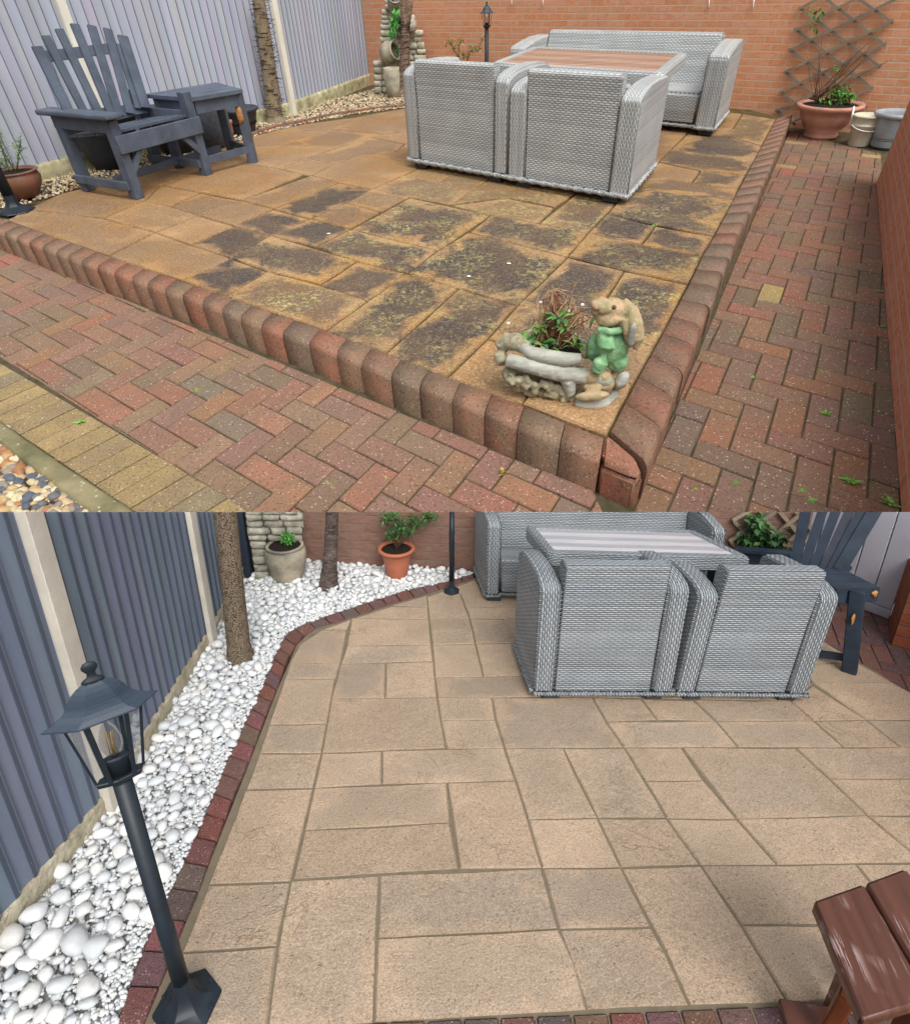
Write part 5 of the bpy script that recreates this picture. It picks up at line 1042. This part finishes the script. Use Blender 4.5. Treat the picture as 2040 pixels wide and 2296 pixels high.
mb=MB(); mb.face(mb.add([flat(gB(*p),-.0045) for p in [(300,2330),(371,2182),(472,1928),(554,1722),(622,1545),(666,1444),(702,1410),(878,1352),(998,1318),(1062,1294),(1700,1296),(1925,1482),(2300,1700),(2300,2330)]])); mb.build('garden_bedding',m_mortB,P=PB,kind='structure')
# curved brick edging
OUT=[(262,2300),(292,2205),(326,2119),(378,2010),(415.6,1926),(453,1845.6),(490.5,1755.7),(509,1706),(554,1612),(588,1541),(614,1477.5),(633,1436),(648,1417.6),(680,1402),(725,1385),(792,1363),(904.7,1326),(994.5,1307),(1062,1288)]
INN=[(322,2300),(370.7,2182.6),(412,2078),(438,2021.6),(472,1928),(502,1849),(524,1782),(554,1722),(595,1608.6),(621.6,1545),(644,1477.5),(666.5,1444),(680,1427),(702.5,1412),(785,1386),(878.5,1354),(957,1332),(998,1318),(1062,1296)]
def pl_at(L,t):
    D=[(L[i+1]-L[i]).length for i in range(len(L)-1)]; T=t*sum(D)
    for i,l in enumerate(D):
        if T<=l or i==len(D)-1: return L[i]+(L[i+1]-L[i])*(T/l)
        T-=l
o_=[flat(gB(*p)) for p in OUT]; i_=[flat(gB(*p)) for p in INN]; mb=MB(); rr=random.Random(9); n=33; KB=[srgb(128,88,80),srgb(116,86,82),srgb(122,80,72),srgb(106,86,84),srgb(118,92,84)]
for k in range(n):
    t0=k/n+.0006;t1=(k+1)/n-.0006; a=pl_at(o_,t0);b=pl_at(i_,t0);c=pl_at(i_,t1);d=pl_at(o_,t1); z=.006+rr.uniform(-.003,.003); cc=tuple(x*rr.uniform(.85,1.12) for x in rr.choice(KB))
    mb.hexa([flat(p,-.05) for p in (a,b,c,d)],[flat(p,z) for p in (a,b,c,d)],cc)
m_edgeB=block_mat('dark_clay_paver',.15,srgb(84,70,66),.3)
mb.build('brick_edging',m_edgeB,P=PB,kind='structure',bevel=.004)
mb=MB(); rr=random.Random(19); a=gB(790,2297);b=gB(2150,2240); off=Vector((0,-.11,0)); n=17
for k in range(n):
    p=lerp(a,b,k/n+.0015);q=lerp(a,b,(k+1)/n-.0015); mb.hexa([flat(v,-.04) for v in (p+off,q+off,q,p)],[flat(v,.002+rr.uniform(-.003,.002)) for v in (p+off,q+off,q,p)],tuple(x*rr.uniform(.8,1.15) for x in rr.choice(KB)))
mb.build('brick_edging',m_edgeB,P=PB,kind='structure',bevel=.004)
# red herringbone path at the far right
e0=gB(2040,1552);e1_=gB(1921,1483); ex=(Vector((e1_.x,e1_.y))-Vector((e0.x,e0.y))).normalized(); ey=Vector((-ex.y,ex.x)); ey=-ey if ey.x<0 else ey
herring('path_paving',PB,Vector((e0.x,e0.y)),(ex+ey).normalized()*.085,(ey-ex).normalized()*.085,[[gB(2045,1556),gB(1921,1482),gB(1760,1385),gB(1760,1330),gB(2200,1330),gB(2200,1645)]],-.004,[srgb(124,84,78),srgb(112,84,82),srgb(130,88,80)],m_edgeB,33,0,rng=30)
mb=MB(); mb.face(mb.add([flat(gB(*p),-.012) for p in [(2100,1590),(1921,1484),(1700,1345),(1650,1300),(2600,1300),(2600,1800)]])); mb.build('path_bed',m_sand,P=PB,kind='structure')
mb=MB(); mb.face(mb.add([Vector(p) for p in ((-9,-3,-.06),(9,-3,-.06),(9,3.9,-.06),(-9,3.9,-.06))])); mb.build('ground',m_sand,P=PB,kind='structure')
# white pebbles
m_peb=plain('white_pebble',(1,1,1),.6,.13,45,.35,120,.003,tint=True,spec=.4)
bedB=[flat(gB(*p)) for p in OUT[:]]+[flat(gB(*p)) for p in [(1045,1282),(690,1262),(600,1290),(535,1292),(520,1340),(502,1373),(483,1410),(438,1477.5),(374,1571),(322,1653.5),(240,1801),(217,1845),(157,1909),(94,2000),(52,2066),(0,2134),(-60,2300)]]
WC=[(.76,.78,.79),(.68,.71,.73),(.80,.80,.79),(.64,.67,.69),(.73,.73,.71)]
def near(x,y): return max(0,min(1,(1.75-y)/1.0))
def szs(rr,x,y): 
    nn=near(x,y); 
    return rr.choice([.016,.020,.024,.028,.034,.038]) if nn>.15 else rr.choice([.024,.016,.03,.022])
outp=[(p.x,p.y) for p in o_]
def edged(rr,x,y):     # small chippings near the edging, cobbles elsewhere
    d=min((Vector((x,y))-Vector(p)).length for p in outp)
    if d<.075: return rr.uniform(.006,.010)
    return szs(rr,x,y)
pebbles('pebble_bed',PB,[(p.x,p.y) for p in bedB],.006,3600,None,WC,m_peb,51,.66,lambda s:2 if s>.021 else 1,'bright white cobbles and pebbles between the blue-grey fence and the brick edging','pebbles',wf=edged,lift=.45)
rr=random.Random(61)
def chips(): pebbles('pebble_chippings',PB,[(p.x,p.y) for p in bedB],.002,16000,[.007,.011,.006,.009],WC,m_peb,52,.7,1,'small white chippings filling the gaps between the white cobbles','pebbles')
chips()
mb=MB(); mb.face(mb.add([flat(p,-.009) for p in bedB])); mb.build('bed_base',plain('pale_grit',srgb(160,160,157),.95,.25,60),P=PB,kind='structure')
# fence
m_fenB=plain('blue_grey_fence_paint',srgb(112,123,140),.6,.15,4,.3,120,.003,tint=True,stretch=(3,3,.35),speck=(srgb(150,164,178),40,.07))
m_gbB=plain('buff_gravel_board',srgb(184,176,156),.9,.3,12,1.0,24,.02,c2=srgb(140,130,108))
m_postB=plain('stone_painted_post',srgb(196,190,178),.75,.12,8,.4,60,.004)
F0=flat(gB(0,2128));F1=flat(gB(252,1812));F2=flat(gB(472,1444));F3=flat(gB(548,1296)); F0=F1+(F0-F1)*2.2
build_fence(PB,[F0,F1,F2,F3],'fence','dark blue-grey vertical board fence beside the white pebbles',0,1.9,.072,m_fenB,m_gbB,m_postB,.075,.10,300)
p=flat(gB(553,1296)); t=thing('dark_post',PB,p,'dark blue post in the fence corner beside the stone stack','post'); mb=MB(); mb.box((p.x-.05,p.y-.03,0),(p.x+.045,p.y+.05,1.5)); mb.build('post_body',plain('near_black_blue',srgb(36,44,56),.6,.2),t,bevel=.004)
# brick wall behind
m_brickB=brick_mat('brown_red_brick',srgb(134,102,88),srgb(126,94,80),srgb(120,106,96),.215,.066,.005,dark=srgb(98,70,60))
WB0=flat(gB(690,1264));WB1=flat(gB(1065,1279)); dB=(WB1-WB0).normalized(); nB=Vector((dB.y,-dB.x,0))
flatwall(PB,'brick_wall',WB0-dB*.75,WB1+dB*2.6,-.05,2.2,.1,m_brickB,'brown-red brick wall behind the grey sofa and the tree in the lower garden')
wb=lambda x,y,d=.01: q_plane(PB,x,y,WB0+nB*d,nB)
# palm
z4=lambda x,y:(440+x/2.7515,1140+y/2.7515)
o=flat(gB(*z4(278,930))); k=kpx(PB,o)
tp=[upv(PB,o,*z4(x,y)) for x,y in ((280,955),(275,930),(262,845),(232,560),(205,300),(180,25),(165,-150))]
m_palmB=bark('palm_bark_scales',srgb(72,63,53),srgb(140,124,105),78)
trunk(PB,'palm_tree',o,tp,[k*r for r in (36,31,25,23.5,23,22,21)],m_palmB,'thick scaly palm trunk standing in the white pebbles beside the dark fence',n=28)
# second tree
o=flat(gB(*z4(817,492))); k=kpx(PB,o); m_barkB=bark('dark_ringed_bark',srgb(62,52,48),srgb(128,114,108),40,'ring')
tr=[upv(PB,o,*z4(x,y)) for x,y in ((816,505),(818,440),(822,360),(830,250),(838,25),(842,-100))]
trunk(PB,'garden_tree',o,tr,[k*r for r in (24,20,16.5,14.5,13.5,13)],m_barkB,'slim dark-barked tree trunk rising from the white pebbles before the brick wall',bumpy=.18)
# stone stack and pot
o=flat(gB(*z4(420,440))); rows=[]; yy=485; rr=random.Random(5)
while yy>-60:
    h_=rr.uniform(36,50); y=yy-h_/2; l=370-(480-y)*.15; r=465-(480-y)*.12
    if y<215: l=300+y*.1; r=655 if y>60 else 625
    m=[l]
    while m[-1]<r-110: m.append(m[-1]+rr.uniform(90,150))
    m.append(r); rows.append((yy-h_,yy,m)); yy-=h_
m_stoneB=plain('grey_rough_stone',srgb(168,164,152),.9,.35,12,1.0,26,.02,c2=srgb(112,108,98),tint=True)
m_stone_keep=m_stone; m_stone=m_stoneB
stonefeature(PB,o,z4,rows,'grey stone stack beside the palm trunk with a large stone pot before it',8,depth=.14,dv0=.0)
m_stone=m_stone_keep
o=flat(gB(*z4(570,440))); k=kpx(PB,o); h=q_height(PB,o,1140+222/2.7515)
m_pB=plain('stained_stone_pot',srgb(168,158,134),.85,.5,5,.5,50,.008,c2=srgb(92,90,86))
pot(PB,'stone_pot',o,[(k*28,0),(k*36,h*.2),(k*43,h*.55),(k*45,h*.78),(k*42,h*.88),(k*39,h*.9),(k*38,h*.94),(k*41,h*.96),(k*40,h),(k*35,h),(k*33,h*.9)],m_pB,'large stained stone pot on the white pebbles against the stone stack',soil=(k*35,h*.96))
def bush(P,base,Z,cl,label,ls,cols,seed,name='plant',dvs=.03,stems=True,group=None):
    rr=random.Random(seed); t=thing(name,P,base,label,'plant',group); ml=MB(); ms=MB(); k=kpx(P,base)
    for x,y,rad,nn in cl:
        if stems: ms.tube([base,lerp(base,upv(P,base,*Z(x,y)),.5)+Vector((0,0,.02)),upv(P,base,*Z(x,y))],[k*2,k*1.5,k*.8],5,c=srgb(86,70,54))
        for q in range(nn):
            p=upv(P,base,*Z(x+rr.gauss(0,rad*.55),y+rr.gauss(0,rad*.5)),rr.gauss(0,dvs)); ml.leaf(p,(rr.uniform(-1,1),rr.uniform(-1,.4),rr.uniform(-.6,.7)),ls*rr.uniform(.7,1.3),ls*rr.uniform(.45,.7),tuple(c*rr.uniform(.75,1.25) for c in rr.choice(cols)))
    if stems: ms.build('stems',m_leaf,t)
    ml.build('leaves',m_leaf,t); return t
bush(PB,o+Vector((0,0,h*.95)),z4,[(560,190,30,170),(545,165,22,60),(575,170,20,60)],'small bright green plant growing in the stained stone pot',.022,[srgb(84,150,62),srgb(64,128,52),srgb(100,166,76)],3)
# terracotta pot with shrub
o=flat(gB(*z4(1240,420))); k=kpx(PB,o); h=q_height(PB,o,1140+240/2.7515); kt=kpx(PB,o+Vector((0,0,h)))
m_terB=plain('terracotta_plastic',srgb(178,106,78),.6,.1,8,.1,spec=.4)
pot(PB,'terracotta_pot',o,[(k*21,0),(k*23,.005),(kt*30,h*.55),(kt*33,h*.78),(kt*34,h*.80),(kt*34,h*.84),(kt*36,h*.85),(kt*37,h*.90),(kt*41,h*.91),(kt*42,h*.97),(kt*40,h),(kt*35,h),(kt*33,h*.9)],m_terB,'terracotta pot with a rolled rim on white pebbles against the brick wall',soil=(kt*35,h*.93))
bush(PB,o+Vector((0,0,h*.92)),z4,[(1200,170,30,50),(1180,60,40,90),(1250,115,46,120),(1340,85,46,110),(1430,45,44,90),(1220,20,40,60),(1300,140,30,40)],'dark green shrub with twisted stem in the terracotta pot by the wall',.032,[srgb(62,98,50),srgb(48,80,44),srgb(82,118,60)],7)
# lamps
o=flat(gB(*z4(1575,512))); k=kpx(PB,o)
lant(PB,o,1.25,k*5.6,1.36,.09,1.55,k*19,q_height(PB,o,1140+440/2.7515),'slim dark lamp post at the far tip of the white pebbles, by the sofa',m_lamp,m_glass,ph=.5)
o=flat(gB(421,2253)); k=kpx(PB,o); hp=q_height(PB,o,1750); zrr=q_height(PB,o,1592); zff=q_height(PB,o,1484); kt=kpx(PB,o+Vector((0,0,zrr)))
kp=kpx(PB,o+Vector((0,0,hp*.5)))
print('lampB',hp,zrr,zff,k,kt)
lant(PB,o,hp,kp*18,zrr,kt*116,zff,k*73,q_height(PB,o,2195),'large black hexagonal lantern post in the foreground with a clear bulb',m_lamp,m_glass,rl=kt*50,lean=(-.008,0),ph=.35,fl=.022,sq=.38)
# wicker furniture
m_wk=wick(PB)
a=flat(gB(1195,1556,.04));b=flat(gB(1509,1557,.04));c=b+(flat(gB(1151,1449,.04))-a)
frb,Wb,Db=frame(a,b,c); hb=(q_height(PB,a,1268)+q_height(PB,b,1272))/2; ha=q_height(PB,a,1312)
print('chairB',Wb,Db,hb,ha)
wicker_chair(PB,frb,Wb,Db,hb,ha*1.0,'grey wicker armchair seen from behind, left of the two before the grey slatted table','grey wicker armchairs at the slatted table',aw=Wb*.155,zb=.045,arc=.7)
a=flat(gB(1513,1557,.04));b=flat(gB(1809,1561,.04)); c=b+frb[2]*Db
frc,Wc2,Dc2=frame(a,b,c,lean=(.05,0,0)); hb=(q_height(PB,a,1276)+q_height(PB,b,1288))/2; ha=q_height(PB,b,1332)
wicker_chair(PB,frc,Wc2,Dc2*1.1,hb,ha*1.0,'grey wicker armchair seen from behind, right of the two, near the blue chair leg','grey wicker armchairs at the slatted table',aw=Wc2*.155,zb=.045,arc=.7)
a=flat(gB(1089,1337,.04));b=flat(gB(1600,1354,.04)); c=b+(flat(gB(1067,1286,.04))-a)
fsb,Wsb,Dsb=frame(a,b,c); hA_=q_height(PB,a,1170); hS_=q_height(PB,a,1262)
print('sofaB',Wsb,Dsb,hA_,hS_)
sofa(PB,fsb,Wsb,Dsb*1.25,hA_*1.45,hA_,hS_,'long dark grey wicker sofa against the brown-red wall of the lower garden',aw=Wsb*.062,zb=.045)
zt=.66; m_topB=plain('grey_slat',srgb(186,188,194),.12,.12,3,.05,spec=.9,tint=True,stretch=(1,9,1))
tq=[gB(1176,1175,zt),gB(1554,1187,zt),gB(1690,1252,zt),gB(1229,1240,zt)]; print('tableB',[tuple(round(c,2) for c in v) for v in tq])
dining_table(PB,tq,zt,.075,.045,'grey wicker dining table with shiny grey slats between the sofa and two armchairs',m_topB)
# trellis and climber on the wall
d3=lambda x,y:(1360+x/2.6706,1148+y/2.6706)
t=thing('trellis',PB,wb(*d3(950,200)),'grey diamond trellis on the brown-red wall behind the leafy climber','trellis')
W3=lambda x,y,d: wb(*d3(x,y),d)
for x0,y0,x1,y1 in [(755,50,860,-10),(735,175,1010,0),(760,330,1180,0),(900,330,1170,110),(1040,340,1220,190)]:
    mb=MB(); mb.bar(W3(x0,y0,.035),W3(x1,y1,.035),.024,.012,nB); mb.build('slat',m_oldwood,t)
for x0,y0,x1,y1 in [(755,45,900,210),(880,-30,1140,260),(1020,-20,1190,180),(735,165,860,330),(1130,-10,1240,120)]:
    mb=MB(); mb.bar(W3(x0,y0,.022),W3(x1,y1,.022),.024,.012,nB); mb.build('slat',m_oldwood,t)
o=flat(gB(*d3(930,420))); o=flat(wb(*d3(930,300),.12)); 
bush(PB,o,d3,[(880,60,45,60),(900,120,50,80),(850,180,45,60),(930,170,50,70),(1010,190,45,60),(900,230,60,70),(1040,150,30,30),(1120,240,30,20)],'leafy green climber growing up the trellis behind the grey table','.05' and .06,[srgb(58,92,52),srgb(44,74,44),srgb(74,110,60)],11,name='climber')
# blue chair with side table
m_nvB=plain('dark_blue_wood_paint',srgb(48,60,74),.5,.3,8,.25,90,.003,tint=True,stretch=(1,1,1))
lb=flat(gB(*d3(1450,958))); t=thing('slatted_chair',PB,lb,'dark blue slatted chair with chipped side table behind the right grey armchair','garden chair'); k=kpx(PB,lb)
def ub(x,y,dv=0): return upv(PB,lb,*d3(x,y),dv)
nL=Vector((lb.x,lb.y,0)).normalized(); sL=Vector((nL.y,-nL.x,0))
mb=MB(); A=ub(1452,960);T_=ub(1503,470); mb.bar(flat(A),T_,k*29,k*20,nL); mb.build('leg',m_nvB,t,bevel=.004)
mb=MB(); mb.smooth=True; mb.blob(ub(1478,640,-.036),(k*4,.003,k*12),2,lump=.6,seed=4); mb.build('bare_patch',m_raw,t)
zq=ub(1500,465).z; zq=max(zq,.3)
g3=lambda x,y,w: gB(*d3(x,y),w)
Q=[g3(1150,322,zq),g3(1425,345,zq),g3(1640,455,zq),g3(1380,462,zq)]
for q in range(3):
    P0,P1,P2,P3=[lerp(Q[0],Q[3],q/3+.01),lerp(Q[1],Q[2],q/3+.01),lerp(Q[1],Q[2],(q+1)/3-.01),lerp(Q[0],Q[3],(q+1)/3-.01)]; mb=MB(); mb.hexa([(p.x,p.y,zq-.025) for p in (P3,P2,P1,P0)],[(p.x,p.y,zq) for p in (P3,P2,P1,P0)]); mb.build('table_board',m_nvB,t)
mb=MB(); mb.hexa([flat(p,zq-.085) for p in (Q[3],Q[2],Q[2]+nL*.02,Q[3]+nL*.02)],[flat(p,zq-.026) for p in (Q[3],Q[2],Q[2]+nL*.02,Q[3]+nL*.02)]); mb.build('table_apron',m_nvB,t)
mb=MB(); cc=lerp(Q[3],Q[2],.9); mb.blob(cc+Vector((0,0,-.03))-nL*.006,(.013,.008,.018),2,c=(1,1,1),lump=.6,seed=9); mb.build('broken_corner',m_raw,t)
mb=MB(); mb.bar(ub(1250,845,.02),ub(1440,875,.02),k*16,k*9,nL); mb.build('stretcher',m_nvB,t)
bb=flat(gB(*d3(1230,640))); 
def ubb(x,y,dv=0): return upv(PB,bb,*d3(x,y),dv)
for i,(x0,x1,w_) in enumerate([(1120,1190,60),(1175,1290,52),(1235,1370,52),(1295,1450,50),(1345,1520,52),(1395,1600,70)]):
    mb=MB(); q0=ubb(x0,345,-.02);q1=ubb(x1+ (x1-x0)*.12,-40,.12); mb.bar(q0,q1,k*w_/2.67*1.08,.016,nL-Vector((0,0,-.3)),c=(1,1,1) if i!=3 else (1.6,1.2,1.1)); mb.build('back_slat',m_nvB,t)
mb=MB(); mb.bar(ubb(1100,330,.0),ubb(1430,330,.0),k*12,k*16,nL); mb.build('back_rail',m_nvB,t)
mb=MB(); mb.bar(ubb(770,222,.05),ubb(1110,250,.0),.07,.02,(0,0,1)); mb.build('armrest',m_nvB,t)
mb=MB(); mb.bar(ubb(800,275,.06),ubb(1130,300,.02),.02,.09,(0,0,1)); mb.build('side_rail',m_nvB,t)
for x in (830,1120):
    q=ubb(x,290,.04); mb=MB(); mb.box((q.x-.03,q.y-.02,0),(q.x+.03,q.y+.02,q.z)); mb.build('leg',m_nvB,t)
mb=MB(); mb.bar(ubb(1000,330,.1),ubb(1420,380,.02),.3,.02,(0,0,1)); mb.build('seat',m_nvB,t)
# shed
m_shed=plain('lilac_grey_resin',srgb(178,176,186),.55,.08,5,.1,tint=True)
s0=flat(gB(1820,1322));s1=flat(gB(1994,1388));s2=flat(gB(2110,1362)); t=thing('storage_shed',PB,s1,'lilac-grey plastic storage shed beyond the blue chair at the right','shed')
def panel(a,b,n,z1,nm):
    d=(b-a)/n; nn=Vector((d.y,-d.x,0)).normalized(); mb=MB()
    for q in range(n):
        p=a+d*(q+.02);r=a+d*(q+.98); mb.hexa([flat(p,.06),flat(r,.06),flat(r-nn*.03,.06),flat(p-nn*.03,.06)],[flat(p,z1),flat(r,z1),flat(r-nn*.03,z1),flat(p-nn*.03,z1)])
    mb.hexa([flat(v,.0) for v in (a+nn*.012,b+nn*.012,b-nn*.05,a-nn*.05)],[flat(v,.058) for v in (a+nn*.012,b+nn*.012,b-nn*.05,a-nn*.05)])
    mb.hexa([flat(v,.059) for v in (a-nn*.012,b-nn*.012,b-nn*.05,a-nn*.05)],[flat(v,z1) for v in (a-nn*.012,b-nn*.012,b-nn*.05,a-nn*.05)],(.5,.5,.52)); return mb.build(nm,m_shed,t,bevel=.004)
panel(s0-(s1-s0)*.9,s1,7,1.9,'side_wall'); panel(s1,s2,2,1.9,'front_wall')
d_=(s2-s1).normalized(); n_=Vector((d_.y,-d_.x,0)); p=lambda x,y: q_plane(PB,*d3(x,y),s1+n_*.03,n_)
mb=MB(); mb.tube([p(1780,500),p(1750,505),p(1730,560),p(1705,620)],.012,8); mb.build('handle',m_white,t)
# brick pier end at the right edge
c0=flat(gB(1996,1446)); c1=flat(gB(2200,1500)); c2=flat(gB(2200,1330))
mb=MB(); d_=(c1-c0).normalized(); mb=MB((c0,d_,Vector((-d_.y,d_.x,0)),Vector((0,0,1)))); mb.box((0,0,-.02),((c1-c0).length,.6,.42)); o=mb.build('brick_pier',brick_mat('rust_brick',srgb(150,86,62),srgb(138,76,54),srgb(110,84,72),.215,.07,.005),P=PB,o=c0,bevel=.005); own(o,'rust-red brick wall end low at the right edge beside the shed','wall')
# brown table in the corner
t_=NT('worn_brown_wood'); v=t_.co(); mp=t_.n('Mapping'); bq=[gB(1824,2020,.5),gB(1937,1980,.5),gB(2090,2243,.5),gB(1933,2287,.5)]
dl=(bq[3]-bq[0]).normalized(); ang=math.atan2(dl.y,dl.x); mp.inputs['Rotation'].default_value=(0,0,-ang); t_.l(v,mp.inputs['Vector']); mp2=t_.n('Mapping'); mp2.inputs['Scale'].default_value=(.35,9,1); t_.l(mp.outputs[0],mp2.inputs['Vector'])
gn=t_.noise(mp2.outputs[0],9,6,.75,.3); pt=t_.noise(mp.outputs[0],4.5,3,.6); cc=t_.mix(t_.ramp(t_.noise(mp2.outputs[0],4,4),[(.3,0),(.7,1)]),srgb(80,48,38),srgb(104,64,50))
wm=t_.math('MULTIPLY',t_.ramp(gn,[(.52,0),(.56,1)]),t_.ramp(pt,[(.5,0),(.62,1)])); cc=t_.mix(t_.math('MULTIPLY',wm,.75),cc,srgb(196,172,168)); t_.bump(gn,.25,.004); m_brown=t_.out(cc,.35,.5)
t=thing('brown_table',PB,flat(bq[3]),'worn brown-painted wooden table corner with two boards in the bottom right corner','table')
w3=(bq[1]-bq[0]); b2=[gB(1941,1979,.5),gB(2030,1946,.5),gB(2260,2190,.5),gB(2094,2241,.5)]
for q in (bq,b2):
    mb=MB(); mb.hexa([flat(p,.462) for p in q],[flat(p,.5) for p in q]); mb.build('table_board',m_brown,t,bevel=.007)
def tb(u,v): return lerp(lerp(bq[0],bq[1],u),lerp(bq[3],bq[2],u),v)
for (u,v_) in ((1.1,.2),(1.1,.9)):
    for du in (0,.7):
        p=tb(u+du,v_); mb=MB(); mb.bar(flat(p,0),flat(p,.46),.05,.04,(1,0,0)); mb.build('leg',m_brown,t,bevel=.004)
m_or=plain('orange_brown_wood',srgb(126,66,38),.5,.3,8,.2)
mb=MB(); a_=gB(1905,2222,.40); b_=gB(1862,2298,.12); mb.bar(a_,b_,.035,.05,(0,0,1)); mb.build('brace',m_or,t,bevel=.004)
mb=MB(); a_=gB(1752,2276,.06); b_=gB(1900,2300,.06); mb.bar(a_,b_,.07,.03,(0,0,1)); mb.build('foot_rail',m_brown,t,bevel=.004)
weed(PB,S('d6',1385,1512),.01,10,.03,'small green weed by the foot of the brown table',group=None)
